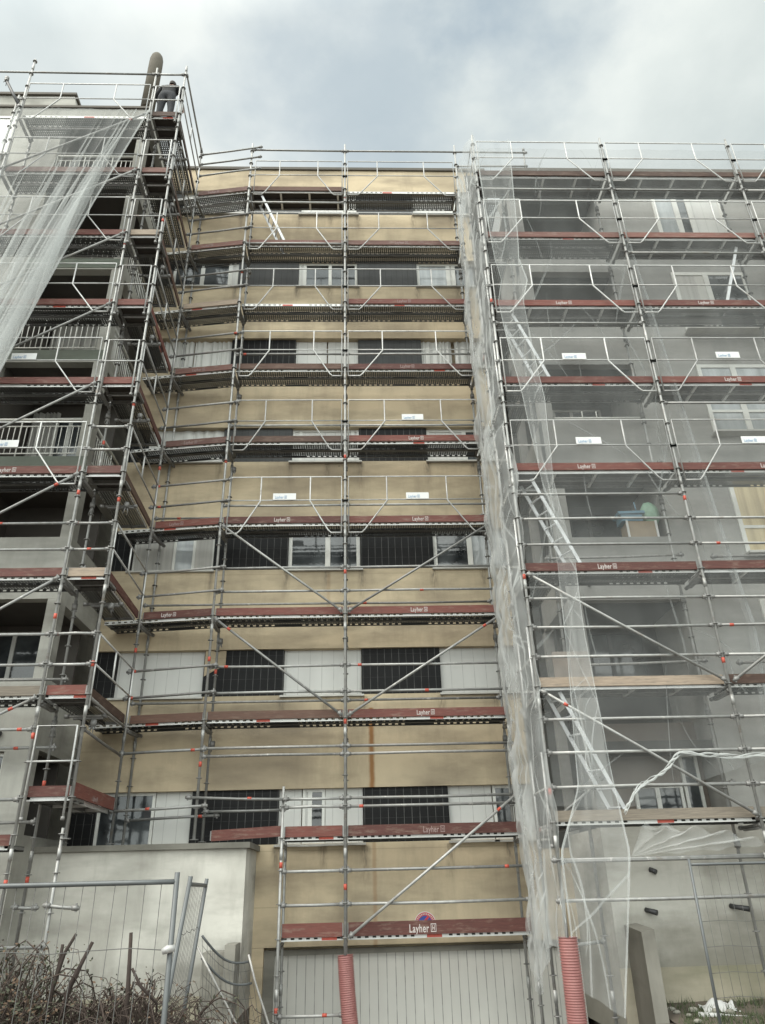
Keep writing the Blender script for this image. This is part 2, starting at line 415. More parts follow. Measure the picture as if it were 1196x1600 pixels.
def ledger(root, a, b, name='ledger', r=.0242, tape=None, mat='tube', ends=True):
    a, b = V(a), V(b); mb = MB(); t = (b-a).normalized()
    mid = (a+b)/2 + V((0, 0, jit(.012)))
    mb.tube([a, mid, b], r, 8, 0)
    if ends:
        for p, q in ((a, 1), (b, -1)):
            mb.tube([p + t*q*.02, p + t*q*.10], r+.011, 8, 1)
            mb.obox(p + t*q*.045 + V((-.012, -.012, -.05)), (.024, 0, 0), (0, .024, 0), (0, 0, .11), 1)
    if tape is None: tape = [R.choice([.09, .13, .88, .5])] if R.random() < .3 else []
    for k in tape:
        c = a.lerp(b, k); mb.tube([c - t*.036, c + t*.036], r+.003, 8, 2)
    return mb.build(name, [mat, 'joint', 'tape'], root)
def brace(root, a, b): return ledger(root, a, b, 'diagonal_brace', .0235, tape=[.12] if R.random() < .6 else [])
def deck(root, run, s0, s1, z, kind='steel', depth=(.09, .66)):
    z = z + .03
    mb = MB(); d0, d1 = depth; Lq = s1-s0
    front = 0 if kind != 'steel' else 1
    n = 2 if d1-d0 > .45 else 1
    w = (d1-d0-.03*(n-1))/n
    for i in range(n):
        a = d0 + i*(w+.03); b = a + w
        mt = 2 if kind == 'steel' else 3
        mb.face([run.p(s0, a, z+.02), run.p(s1, a, z+.02), run.p(s1, b, z+.02), run.p(s0, b, z+.02)], mt,
                uv=[(0, 0), (Lq, 0), (Lq, b-a), (0, b-a)])
        for k, d in enumerate((a, b)):
            mat = (1 if kind == 'steel' else 0) if (i == 0 and k == 0) else (4 if kind == 'steel' else 5)
            q = [run.p(s0, d, z-.05), run.p(s1, d, z-.05), run.p(s1, d, z+.019), run.p(s0, d, z+.019)]
            mb.face(q if k == 0 else q[::-1], mat, uv=[(0, 0), (Lq, 0), (Lq, .07), (0, .07)] if k == 0 else [(0, .07), (Lq, .07), (Lq, 0), (0, 0)])
            e = .018 if k == 0 else -.018
            mb.face([run.p(s0, d, z-.05), run.p(s0, d+e, z-.05), run.p(s1, d+e, z-.05), run.p(s1, d, z-.05)], mat if kind != 'steel' else 5)
    if kind != 'steel':
        k = 1
        while k*.77 < Lq:
            mb.obox(run.p(s0+k*.77, d0+.02, z-.05), run.U*.05, run.V*(d1-d0-.04), V((0, 0, .05)), 0); k += 1
    for e, sg in ((s0, 1), (s1, -1)):       # hook profile at each end
        mb.obox(run.p(e, d0, z-.03), run.U*sg*.05, run.V*(d1-d0), V((0, 0, .04)), 5)
    if R.random() < .4:
        c = R.uniform(.3, .7)*Lq
        mb.face([run.p(s0+c, d0-.003, z-.045), run.p(s0+c+.25, d0-.003, z-.045), run.p(s0+c+.25, d0-.003, z+.0), run.p(s0+c, d0-.003, z+.0)], 6)
    return mb.build('deck', ['alustrip', 'edge', 'plate', 'ply', 'edge_dark', 'joint', 'tape'], root)
def toeboard(root, run, s0, s1, z, mat='toe_red', text=None, ink='ink', h=.15, drop=0, d=.045, scale=1.0, side=1):
    mb = MB(); t = .028
    z0a = z + .03 + jit(); z0b = z0a + drop
    a0 = run.p(s0+.03, d, z0a); b0 = run.p(s1-.03, d, z0b)
    mb.obox(a0, b0-a0, run.V*t, V((0, 0, h)))
    for q in (s0+.012, s1-.03):            # steel end fittings
        mb.obox(run.p(q, d-.006, z0a+.01), run.U*.018, run.V*(t+.012), V((0, 0, h-.02)), 1)
    o = mb.build('toe_board', [mat, 'joint'], root)
    if text is not None:
        U = (b0-a0).normalized()*side
        c = a0.lerp(b0, text)
        lettering(o, c - run.V*.0025 + V((0, 0, .03)), U, ink, scale*.84*h/.15)
    return o
def transom(root, run, s, z, w=.73):
    mb = MB(); mb.tube([run.p(s, .02, z-.075), run.p(s, w-.02, z-.075)], .0242)
    for d in (.05, w-.05): mb.tube([run.p(s, d-.04, z-.075), run.p(s, d+.04, z-.075)], .036, 8, 1)
    mb.obox(run.p(s-.03, .07, z-.13), run.U*.06, run.V*.5, V((0, 0, .03)), 1)
    return mb.build('transom', ['tube2', 'joint'], root)
def guardframe(root, run, s0, s1, z, d=-.04, plate=None):
    """advance guardrail frame: two rails, outer posts and cranked inner struts"""
    mb = MB(); r = .0155; L_ = s1-s0
    a, b = s0+.075, s1-.075
    zt, zm, zb = z+1.08, z+.52, z-.24
    P = lambda s, zz: run.p(s, d, zz)
    mb.tube([P(a, zb), P(a, zt), P(b, zt), P(b, zb)], r, 7)
    mb.tube([P(a, zm), P(b, zm)], r*.85, 7)
    i1, i2 = a+.28*(b-a), b-.28*(b-a); c1, c2 = a+.10*(b-a), b-.10*(b-a)
    mb.tube([P(i1, zt), P(i1, zm-.02), P(c1+.04, zb+.06), P(c1-.02, zb), P(a, zb)], r, 7)
    mb.tube([P(i2, zt), P(i2, zm-.02), P(c2-.04, zb+.06), P(c2+.02, zb), P(b, zb)], r, 7)
    for s in (s0, s1):
        mb.obox(P(s-.07, zm-.03) + run.V*.0, run.U*.14, run.V*.03, V((0, 0, .05)), 1)
    o = mb.build('guardrail_frame', ['framep', 'joint'], root)
    if plate is not None:
        k, zz = plate
        m2 = MB(); m2.obox(P(k-.24, zz-.01) - run.V*.028, run.U*.48, run.V*.006, V((0, 0, .15)))
        pl = m2.build('name_plate', 'white', o)
        lettering(pl, P(k-.2, zz+.018) - run.V*.031, run.U, 'blue_ink', .62)
    return o
def uframe(root, run, s0, s1, z, d=-.04):
    mb = MB(); r = .018; a, b = s0+.07, s1-.07
    P = lambda s, zz: run.p(s, d, zz)
    mb.tube([P(a, z-.3), P(a, z+1.02), P(b, z+1.02), P(b, z-.3)], r, 7)
    mb.tube([P(s0, z+.5), P(s1, z+.5)], r*.9, 7)
    for s in (a, b): mb.tube([P(s, z-.32), P(s, z-.27)], .03, 7, 1)
    return mb.build('end_guardrail', ['framep', 'joint'], root)
def knot(root, x, y, z):
    mb = MB()
    for k in range(5):
        a = R.uniform(0, 6.28); mb.tube([(x, y, z), (x+.05*math.cos(a), y+.05*math.sin(a), z-.05-R.random()*.16)], [.018, .007], 5)
    mb.tube([(x, y, z-.05), (x, y, z+.05)], .05, 8)
    return mb.build('coupler', 'joint', root)

# ------------------------------------------------------------------ scaffolds
ZL = lambda k: 8.5 + 2*k
# ---- middle
YM = 13.82; XL, XC, XR, XE = -3.35, -.78, 2.27, -1.86
XLL, YLL = -4.81, 14.02
mid = thing('facade_scaffold', 'steel scaffold on the flat beige middle facade, between the two netted towers', 'scaffold', (XC, YM, -1.4))
rm = Run((0, YM), (1, 0, 0), (0, 1, 0))
uLL = V((XL-XLL, YM-YLL, 0)); lenLL = uLL.length; uLL.normalize()
rl = Run((XLL, YLL), uLL, V((-uLL.y, uLL.x, 0)))
TOPZ = 20.33
standard(mid, XLL, YLL, 2.5, 20.4, [5.9, 9.95]); standard(mid, XL, YM, 2.52, TOPZ, [3.75, 5.65, 10.0, 15.5])
standard(mid, XC, YM, -1.4, TOPZ, [1.75, 4.45, 7.4, 18.2, 10.1]); standard(mid, XR-.06, YM, 3.0, TOPZ, [], lean=(.005, 0))
standard(mid, XR+.02, YM, -1.4, 3.3); standard(mid, XE, YM, -1.4, 3.35, [.05, 2.1])
for x, z0, z1 in ((XL, 2.52, 18.6), (XC, -1.4, 18.6), (XR, -1.4, 18.6), (XE, -1.4, 2.6)): standard(mid, x, YM+.73, z0, z1, [5.6] if x == XL else [])
standard(mid, XLL, YLL+.73, 2.5, 18.6)
LC = {5: ('ply', 'toe_brown', None), 4: ('steel', 'toe_pale', .55), 3: ('steel', None, None), 2: ('steel', 'toe_brown', None),
      1: ('steel', 'toe_brown', None), 0: ('steel', 'toe_red', .42), -1: ('steel', 'toe_red', None), -2: ('steel', 'toe_brown', None)}
CR = {5: ('steel', None, None), 4: ('steel', 'toe_pale', .42), 3: ('steel', 'toe_red', .42), 2: ('steel', 'toe_red', .42),
      1: ('steel', 'toe_red', .46), 0: ('steel', 'toe_red', .46), -1: ('steel', 'toe_red', .42), -2: ('steel', 'toe_red', .43)}
LLb = {5: ('toe_pale', .2, 'ink_faded'), 4: ('toe_pale', .2, 'ink_faded'), 3: ('toe_wood', None, ''), 2: ('toe_pale', .3, 'ink_faded'), 1: ('toe_pale', .3, 'ink_faded'),
       0: ('toe_red', .22, 'ink_faded'), -1: ('toe_red', .26, 'ink'), -2: ('toe_brown', None, '')}
for k in range(-2, 6):
    z = ZL(k)
    kd, tm, tx = LC[k]; deck(mid, rm, XL+.04, XC-.04, z, kd)
    if tm: toeboard(mid, rm, XL+.02, XC-.02, z, tm, tx, 'ink' if k < 2 else 'ink_faded')
    kd, tm, tx = CR[k]; deck(mid, rm, XC+.04, XR-.04, z, kd)
    if tm: toeboard(mid, rm, XC+.02, XR-.02, z, tm, tx, 'ink' if k < 2 else 'ink_faded')
    tm, tx, ik = LLb[k]; deck(mid, rl, -.76, lenLL-.06, z, 'steel')
    toeboard(mid, rl, .02, lenLL-.02, z, tm, tx, ik or 'ink', scale=.9)
    for s in (XL, XC, XR): transom(mid, rm, s, z)
    transom(mid, rl, 0, z)
    for q in (.5, 1.0):
        if k < 5: ledger(mid, rl.p(-.1, -.05, z+q-.03), rl.p(lenLL+.2, -.05, z+q+.02), mat='tube2')
    if k >= 0:
        guardframe(mid, rm, XL+.06, XC, z, plate=(-2.05, ZL(0)+.53) if k == 0 else None)
        guardframe(mid, rm, XC, XR, z, plate=((.75, ZL(0)+.53) if k == 0 else (.73, ZL(1)+.53) if k == 1 else None))
        if k in (1, 2, 0): ledger(mid, rm.p(XL, 0, z+.42), rm.p(XC, 0, z+.42)); ledger(mid, rm.p(XC, 0, z+.42), rm.p(XR, 0, z+.42))
    else:
        for q in (.5, 1.0):
            ledger(mid, rm.p(XL, 0, z+q), rm.p(XC, 0, z+q)); ledger(mid, rm.p(XC, 0, z+q), rm.p(XR, 0, z+q))
    if k in (-1, -2, 0):
        ledger(mid, rm.p(XL-1.6, .73, z+.5), rm.p(XC, .73, z+.5), mat='tube2'); ledger(mid, rm.p(XC, .73, z+.5), rm.p(XR, .73, z+.5), mat='tube2')
    if k in (3, 4):
        ledger(mid, rm.p(XC, .73, z+.3), rm.p(XR, .73, z+.3), mat='tube2')
    if R.random() < .8:
        for x in (XL+.05, XC, XR): knot(mid, x, YM+.72, z-.28)
# base bays
for a, b, tx in ((XE, XC, None), (XC, XR+.05, .46)):
    for z, tt in ((2.5, .43), (1.0, .33)):
        deck(mid, rm, a+.04, b-.04, z, 'steel')
        toeboard(mid, rm, a+.02, b-.02, z, 'toe_red', tt if tx else None, 'ink' if z < 2 else 'ink_faded', h=.17 if z > 2 else .20, scale=1.0)
    for z in (1.5, 2.0, 3.0, 3.14): ledger(mid, rm.p(a, 0, z), rm.p(b, 0, z), tape=None)
for s in (XE, XC, XR):
    for z in (2.5, 1.0): transom(mid, rm, s, z)
for z in (-.02, -.18): ledger(mid, rm.p(XE, 0, z), rm.p(XC, 0, z), tape=[.7])
ledger(mid, rm.p(XL-.2, -.05, 3.2), rm.p(XE+.1, -.05, 3.13), tape=[.62]); ledger(mid, rm.p(XL, .6, 3.02), rm.p(XE, .6, 3.02))
ledger(mid, rl.p(-.1, -.03, 3.02), rl.p(lenLL+.2, -.03, 3.06), tape=[.4]); ledger(mid, rl.p(-.1, .68, 2.92), rl.p(lenLL+.2, .68, 2.96), tape=[.8])
ledger(mid, rl.p(-.05, -.03, 3.98), rl.p(lenLL+.1, -.03, 4.0), tape=[.85])
for z in (3.88, 4.02): ledger(mid, rm.p(XL, 0, z), rm.p(XC, 0, z), mat='tube2'); ledger(mid, rm.p(XC, 0, z), rm.p(XR, 0, z), mat='tube2')
toeboard(mid, rm, -3.1, XE, 2.47, 'toe_red', None, h=.17, drop=.05)
# braces
brace(mid, (XL+.04, YM-.05, ZL(0)-.05), (XC-.05, YM-.05, ZL(-1)+.05)); brace(mid, (XR-.02, YM-.05, ZL(0)-.05), (XC+.05, YM-.05, ZL(-1)+.05))
brace(mid, (XL+.04, YM-.05, ZL(-1)-.05), (XC-.05, YM-.05, ZL(-2)+.05)); brace(mid, (XR+.02, YM-.05, ZL(-1)-.05), (XC+.05, YM-.05, ZL(-2)+.05))
brace(mid, (XR-.02, YM-.05, 3.15), (XC+.05, YM-.05, 1.02))
# top rails
for z in (20.12, 19.72, 19.25): ledger(mid, rl.p(0, -.03, z-.05), rl.p(lenLL+.3, -.03, z), tape=[])
ledger(mid, rm.p(XL, 0, 20.08), rm.p(XC, 0, 20.06), tape=[]); ledger(mid, rm.p(XC, 0, 20.06), rm.p(4.35, 0, 20.06), tape=[]); ledger(mid, rm.p(XR, 0, 19.47), rm.p(4.3, 0, 19.5), tape=[])
ledger(mid, rm.p(4.22, 0, 19.3), rm.p(4.27, .05, 20.3), tape=[])
for z in (18.0, 16.5): ledger(mid, rm.p(XL, 0, z), rm.p(XC, 0, z), tape=[])

# ---- left tower
YA = 11.70; XA, XB, XD = -4.745, -5.475, -8.56
left = thing('facade_scaffold', 'tall scaffold tower round the corner of the left wing, topped by a worker', 'scaffold', (XB, YA, 0))
rf = Run((0, YA), (1, 0, 0), (0, 1, 0))
sideL = YLL - YA
rs = Run((XA, YA), (XLL-XA, YLL-YA, 0), (-1, 0, 0)); rs.U.normalize(); sl = V((XLL-XA, YLL-YA, 0)).length
standard(left, XA, YA, 2.45, 20.4, [5.0, 7.95, 10.0, 14.9]); standard(left, XA-.05, YA-.01, -.2, 2.6, [])
standard(left, XB, YA, -.2, 20.3, [3.9, 8.1, 14.2, 1.9, 5.8]); standard(left, XD, YA, -.2, 20.6, [10.0])
standard(left, XD-.14, YA+.02, 12, 19.2)
for x in (XB, XD): standard(left, x, YA+.73, -.2, 18.6, [1.95, 9.6, 3.3])
standard(left, XB+.02, YA+1.9, 2.5, 18.6)
DB = {5: ('steel', None, None), 4: ('steel', 'toe_pale', None), 3: ('steel', 'toe_red', None), 2: ('steel', 'toe_red', None), 1: ('steel', 'toe_red', None),
      0: ('steel', 'toe_red', .5), -1: ('steel', 'toe_red', None), -2: ('steel', 'toe_wood', None)}
EB = {5: 'toe_brown', 4: 'toe_pale', 3: 'toe_wood', 2: 'toe_red', 1: 'toe_red', 0: 'toe_red', -1: 'toe_wood', -2: 'toe_red'}
for k in range(-2, 6):
    z = ZL(k)
    kd, tm, tx = DB[k]; deck(left, rf, XD+.04, XB-.04, z, kd)
    if tm: toeboard(left, rf, XD+.02, XB-.02, z, tm, tx)
    deck(left, rf, XB+.04, XA-.04, z, 'ply')
    toeboard(left, rf, XB+.03, XA-.03, z, EB[k])
    deck(left, rs, .62, sl-.04, z, 'steel')
    toeboard(left, rs, .03, sl-.02, z, 'toe_red' if k in (2, 1, -1) else 'toe_brown', None, d=.03)
    for s in (XB, XD): transom(left, rf, s, z)
    transom(left, rs, sl*.5, z)
    if k >= 0:
        guardframe(left, rf, XD, XB, z, plate=((-6.98, ZL(1)+.53) if k == 1 else (-6.93, ZL(0)+.53) if k == 0 else None))
        if k == 5:
            ledger(left, rf.p(XD-2, 0, z+1.6), rf.p(XB, 0, z+1.56), tape=[]); ledger(left, rf.p(XB, 0, z+1.56), rf.p(XA, 0, z+1.56), tape=[])
    else:
        for q in (.5, 1.0): ledger(left, rf.p(XD-1, 0, z+q), rf.p(XB, 0, z+q), tape=[.7])
    if k in (1, 2, 3, 4, 5): uframe(left, rf, XB, XA, z)
    else:
        for q in (.5, 1.0): ledger(left, rf.p(XB, 0, z+q), rf.p(XA, 0, z+q))
    ledger(left, rf.p(XD, .73, z+.45), rf.p(XB+.1, .73, z+.45), mat='tube2', tape=[])
    # outer side rails
    mb = MB()
    for q in (1.0, .5): mb.tube([rs.p(.02, -.03, z+q), rs.p(sl-.05, -.03, z+q)], .017, 7)
    mb.tube([rs.p(sl*.45, -.03, z+1.0), rs.p(sl*.45, -.03, z+.5)], .016, 7)
    mb.tube([rs.p(.03, -.03, z+1.02), rs.p(.03, -.03, z-.2)], .016, 7); mb.tube([rs.p(sl-.08, -.03, z+1.02), rs.p(sl-.08, -.03, z-.2)], .016, 7)
    mb.build('side_guardrail', 'framep', left)
    if k >= -1: brace(left, (XB-.03, YA-.05, z-.02), (XD+.03, YA-.05, z-2.0))
    for x in (XB, XA-.1): knot(left, x, YA+.72, z-.28)
brace(left, (XB-.03, YA-.05, ZL(-2)-.02), (XD+.03, YA-.05, 3.0))
ledger(left, rs.p(0, -.02, 20.12), rs.p(sl, -.02, 20.2), tape=[])
mb = MB(); mb.obox(rs.p(0.05, .05, 17.0), rs.U*(sl-.1), rs.V*.01, V((0, 0, .6))); 
ledger(left, (-9.05, 11.58, 19.62), (-8.50, 11.6, 18.55), 'bracing_tube', .036, tape=[], mat='iron'); knot(left, -9.04, 11.6, 19.66)
# lowest corner platform
deck(left, rf, XB+.04, XA-.04, 3.0, 'ply'); toeboard(left, rf, XB+.03, XA-.03, 3.0, 'toe_red')
deck(left, rs, .3, sl-.04, 3.0, 'ply'); toeboard(left, rs, .03, sl-.04, 3.0, 'toe_red', .42, 'ink_faded', h=.2, d=.0, scale=.6)
uframe(left, rf, XB, XA, 3.02)
for q in (1.0, 1.5): ledger(left, rs.p(0, 0, 3.0+q), rs.p(sl, 0, 3.0+q-.05), tape=[], mat='tube2')
ledger(left, rf.p(XD, 0, 4.0), rf.p(XB, 0, 4.0), tape=[.93]); ledger(left, rf.p(XD, .73, 3.85), rf.p(XB+.1, .73, 3.85), tape=[.8])
ledger(left, rf.p(XD, 0, 3.0), rf.p(XB, 0, 3.0)); ledger(left, rf.p(XD, .73, 2.75), rf.p(XB, .73, 2.75), mat='tube2')
deck(left, rf, XD, XB-.1, 2.35, 'steel'); toeboard(left, rf, XD, XB-.04, 2.35, 'toe_red')
ledger(left, rf.p(XD, -.02, 1.12), rf.p(XA-.03, -.02, 1.12)); ledger(left, rf.p(XA-.15, -.03, 1.62), rf.p(XA+.35, -.03, 1.57), tape=[])
ledger(left, rf.p(XB-.15, .7, 1.6), rf.p(XB+.25, .7, 1.58), tape=[])

# ---- right tower
YR = 11.71; X1, X2, X3, X4 = 2.316, 5.42, 8.52, 11.6
right = thing('facade_scaffold', 'wide net-veiled scaffold tower on the grey right wing, with ladders inside', 'scaffold', (X2, YR, 0))
rr = Run((0, YR), (1, 0, 0), (0, 1, 0))
standard(right, X1, YR, -.3, 17.85, [2.95, 12.6, 6.4]); standard(right, X2, YR, -.1, 17.8, [4.9, 1.55, 7.9]); standard(right, X3, YR, 0, 17.8); standard(right, X4, YR, 6, 17.8)
for x in (X1+.73, X2-.1, X3-.1): standard(right, x, YR+.73, -.1, 16.6)
standard(right, X1-.03, YR+1.0, -.3, 17.0)
B1 = {4: ('ply', 'toe_brown', None), 3: ('steel', 'toe_pale', None), 2: ('ply', 'toe_red', .44), 1: ('steel', 'toe_red', None), 0: ('ply', 'toe_red', .40),
      -1: ('steel', 'toe_red', .42), -2: ('ply', 'toe_wood', None), -3: ('steel', 'toe_wood', None)}
B2 = {4: ('ply', 'toe_brown', None), 3: ('ply', 'toe_pale', None), 2: ('steel', 'toe_red', .42), 1: ('ply', 'toe_red', .45), 0: ('steel', 'toe_red', .52),
      -1: ('ply', 'toe_red', None), -2: ('steel', 'toe_brown', None), -3: ('steel', 'toe_wood', None)}
PL = {(1, 1): (3.83, .53), (0, 1): (3.82, .54), (1, 2): (6.96, .56), (0, 2): (6.98, .54)}
for k in range(-3, 5):
    z = ZL(k)
    for j, (a, b, T) in enumerate(((X1, X2, B1), (X2, X3, B2), (X3, X4, B2))):
        if j == 2 and k < 3: continue
        kd, tm, tx = T[k]; deck(right, rr, a+.04, b-.04, z, kd)
        toeboard(right, rr, a+.02, b-.02, z, tm, tx if j < 2 else None)
        if k >= 0:
            pl = PL.get((k, j+1)); guardframe(right, rr, a, b, z, plate=(pl[0], z+pl[1]) if pl else None)
        else:
            for q in (.5, 1.0): ledger(right, rr.p(a, 0, z+q), rr.p(b, 0, z+q))
        if kd == 'ply' or k < 0: ledger(right, rr.p(a, 0, z-.5), rr.p(b, 0, z-.5), tape=[])
        if k < 1: ledger(right, rr.p(a+.6, .73, z+.55), rr.p(b+.1, .73, z+.6), mat='tube2', tape=[])
        elif k < 4: ledger(right, rr.p(a+.6, .73, z+.5), rr.p(b, .73, z+.5), mat='tube2', tape=[])
    for s in (X1, X2, X3): transom(right, rr, s, z)
    knot(right, X2-.1, YR+.72, z-.3)
    # side bay running back to the middle facade
    rd = Run((X1, YR), (0, 1, 0), (1, 0, 0))
    deck(right, rd, .8, 1.95, z, 'steel')
    uframe(right, rd, 0, .95, z)
for z in (2.02, 1.5): ledger(right, rr.p(X1-.1, 0, z), rr.p(X2, 0, z), tape=[]); ledger(right, rr.p(X2, 0, z-.01), rr.p(X3, 0, z-.02), tape=[.3])
ledger(right, rr.p(X1, .0, .95), rr.p(X1+.73, .73, .95), tape=[])
ledger(right, rr.p(X1-.1, .73, -.12), rr.p(X2, .73, -.15))
brace(right, (X1+.04, YR-.05, ZL(-1)-.05), (X2-.04, YR-.05, ZL(-2)+.05)); brace(right, (X1+.04, YR-.05, ZL(-2)-.05), (X2-.04, YR-.05, ZL(-3)+.05))
brace(right, (X3-.04, YR-.05, ZL(-1)-.05), (X2+.06, YR-.05, ZL(-2)+.05))
ledger(right, (X1+.2, YR+.72, ZL(-3)+.1), (X1+1.1, YR+.72, ZL(-3)+.75), tape=[])

# ------------------------------------------------------------------ buildings
YW = 14.79; SP = 2.7; S0 = 2.47; DXB = .1
XW0, XW1 = -5.85, 3.3
block = thing('apartment_building', 'beige middle apartment block with black tile panels between its windows, garage door below', 'building', (-1.3, YW, -1.4))
mb = MB()
z = .85
edges = []
for i in range(7): edges.append((S0+SP*i, S0+SP*i+.95))
lo = .85
for a, b in edges + [(20.48, None)]:
    mb.box(XW0, XW1, YW, YW+.3, lo, a); lo = b
mb.box(XW0, XW1, YW+.3, 24, -1.4, 20.43)
mb.box(XW0, -2.2, YW, YW+.3, -1.4, .846); 
mb.build('wall', 'beige', block)
mb = MB(); mb.box(XW0-.02, XW1+.02, YW-.05, 24.02, 20.482, 20.58); mb.build('roof_coping', 'coping', block)
COL = [(-5.5, -3.76), (-2.14, -.57), (1.05, 2.9)]
PAN = [(XW0, -5.4), (-3.66, -2.04), (-.47, 1.15), (3.0, XW1)]
def panel(x0, x1, z0, z1, mat):
    mb = MB(); mb.box(x0+.006, x1-.006, YW+.07, YW+.296, z0+.003, z1-.003); return mb.build('tile_panel', mat, block)
def frame_mesh(x0, x1, z0, z1, y, splits=(), t=.055, dep=.06, hbar=None):
    mb = MB()
    mb.box(x0, x0+t, y, y+dep, z0, z1); mb.box(x1-t, x1, y, y+dep, z0, z1)
    xs = [x0+t] + [s for s in splits for s in (s-t*.7, s+t*.7)] + [x1-t]
    for s in splits: mb.box(s-t*.7, s+t*.7, y, y+dep, z0, z1)
    for a, b in zip(xs[::2], xs[1::2]):
        mb.box(a, b, y+.002, y+dep-.002, z0, z0+t); mb.box(a, b, y+.002, y+dep-.002, z1-t, z1)
        if hbar: mb.box(a, b, y+.004, y+dep-.004, hbar, hbar+t*.7)
    return mb
def sheet_part(name, x0, x1, z0, z1, y, mat, parent, wavy=0):
    mb = MB()
    if wavy:
        mb.grid(lambda u, v: (x0+(x1-x0)*u, y + wavy*math.sin(u*38 + 2*math.sin(u*9)), z0+(z1-z0)*v), 60, 1)
    else: mb.box(x0, x1, y, y+.012, z0, z1)
    return mb.build(name, mat, parent)
def window(parent, x0, x1, z0, z1, y, splits=(), pane='glass', hbar=None, sill=True, fmat='mullion', t=.055, yin=.025):
    if parent is block: x0 += DXB; x1 += DXB; splits = [q+DXB for q in splits]
    w = frame_mesh(x0, x1, z0, z1, y, splits, t, hbar=hbar).build('window', fmat, parent)
    xs = [x0] + list(splits) + [x1]
    for i, (a, b) in enumerate(zip(xs, xs[1:])):
        pm = pane if isinstance(pane, str) else pane[i]
        nm = 'roller_shutter' if pm == 'shutter' else 'curtain' if 'curtain' in pm else 'pane'
        sheet_part(nm, a+t*.5, b-t*.5, z0+t*.6, z1-t*.6, y+yin, pm, w)
    if sill:
        mb = MB(); mb.box(x0-.06, x1+.06, y-.20, y+.03, z0-.05, z0-.012); mb.build('sill', 'sill', w)
    return w
def shutter(parent, x0, x1, z0, z1, y, wavy=0, mat='shutter'):
    x0 += DXB; x1 += DXB
    o = sheet_part('roller_shutter', x0, x1, z0, z1, y, mat, parent, wavy)
    mb = MB(); mb.box(x0-.05, x1+.05, y-.22, y-.02, z0-.045, z0-.008); mb.build('sill', 'sill', o)
    return o
YB = YW+.13
for i in range(7):
    z0, z1 = S0+SP*i, S0+SP*i+.95
    pm = 'black' if i < 4 else 'black_refl'
    for n, (a, b) in enumerate(PAN): panel(a, b, z0, z1, pm if not (i in (3, 4) and n == 1) else 'black_refl' if i == 3 else 'black')
    w1, w2, w3 = COL
    if i == 0:
        window(block, w1[0], -4.45, z0, z1, YB, ()); shutter(block, -4.44, w1[1], z0, z1, YB+.02)
        shutter(block, w2[0], -1.72, z0, z1, YB+.02); window(block, -1.7, -1.28, z0, z1, YB-.02, (-1.56,), pane=('shutter', 'glass')); shutter(block, -1.27, w2[1], z0, z1, YB-.01)
        shutter(block, w3[0], 1.88, z0, z1, YB+.02); window(block, 1.9, 2.28, z0, z1, YB, ()); shutter(block, 2.3, w3[1], z0, z1, YB+.02)
    elif i == 1:
        for a, b in COL: shutter(block, a, b, z0, z1, YB+.02)
        mb = MB()                      # left-over render stuck on the black tiles
        mb.face([(-3.64, YW+.055, z0+.42), (-3.42, YW+.055, z0+.55), (-3.22, YW+.055, z0+.62), (-3.22, YW+.055, z1-.01), (-3.64, YW+.055, z1-.01)])
        mb.face([(-3.64, YW+.055, z0+.42), (-3.64, YW+.069, z0+.42), (-3.42, YW+.069, z0+.55), (-3.42, YW+.055, z0+.55)]); mb.face([(-3.22, YW+.055, z0+.62), (-3.22, YW+.069, z0+.62), (-3.22, YW+.069, z1-.01), (-3.22, YW+.055, z1-.01)])
        mb.build('render_remnant', 'beige', block)
    elif i == 2:
        window(block, *w1, z0, z1, YB, (-4.62, -4.2), pane=('curtain', 'glassp', 'curtain'), t=.04)
        window(block, *w2, z0, z1, YB, (-1.28,), t=.08, pane=('glass', 'glass')); window(block, *w3, z0, z1, YB, (1.86,), t=.08, pane=('glass', 'glassp'))
    elif i == 3:
        shutter(block, *w1, z0, z1, YB+.02, .02)
        window(block, *w2, z0, z1, YB, (-1.95, -.72), pane=('shutter', 'shutter', 'shutter'), t=.05); window(block, *w3, z0, z1, YB, (1.95, 2.3), pane=('shutter', 'glass', 'shutter'), t=.07)
    elif i == 4:
        shutter(block, w1[0], -4.72, z0, z1, YB+.02, .025); shutter(block, -4.69, w1[1], z0, z1, YB+.02, .025)
        shutter(block, w2[0], -1.36, z0, z1, YB+.02); shutter(block, -1.33, w2[1], z0, z1, YB+.02)
        shutter(block, w3[0], 1.82, z0, z1, YB+.02, .02); shutter(block, 1.9, w3[1], z0, z1, YB+.02, .02)
    elif i == 5:
        window(block, *w1, z0, z1, YB, (-4.72, -3.98), pane=('glass', 'glass', 'shutter'), t=.075); window(block, *w2, z0, z1, YB, (-1.98, -1.3), pane=('shutter', 'glass', 'glass'), t=.06)
        window(block, *w3, z0, z1, YB, (1.9, 2.05), pane=('glassp', 'shutter', 'glass'), t=.07)
    else:
        shutter(block, *w1, z0, z1, YB+.02); window(block, *w2, z0, z1, YB, (-1.92,), pane='shutter', t=.06); shutter(block, w3[0], 2.2, z0, z1, YB+.02); window(block, 2.22, w3[1], z0, z1, YB)
mb = MB(); mb.box(2.72, XW1, YW-.02, YW-.002, 2.3, 20.3); mb.build('dark_backing', 'darkback', block)  # added dark sheet: gloom behind the net painted onto the facade end
# garage
mb = MB(); mb.box(-2.2, XW1, YW+.16, YW+.2, -1.4, .80); gd = mb.build('garage_door', 'garage', block)
mb = MB(); mb.box(-2.2, -2.02, YW+.10, YW+.158, -1.4, .80); mb.box(-2.02, XW1, YW+.10, YW+.158, .72, .80); mb.build('door_frame', 'concrete', gd)
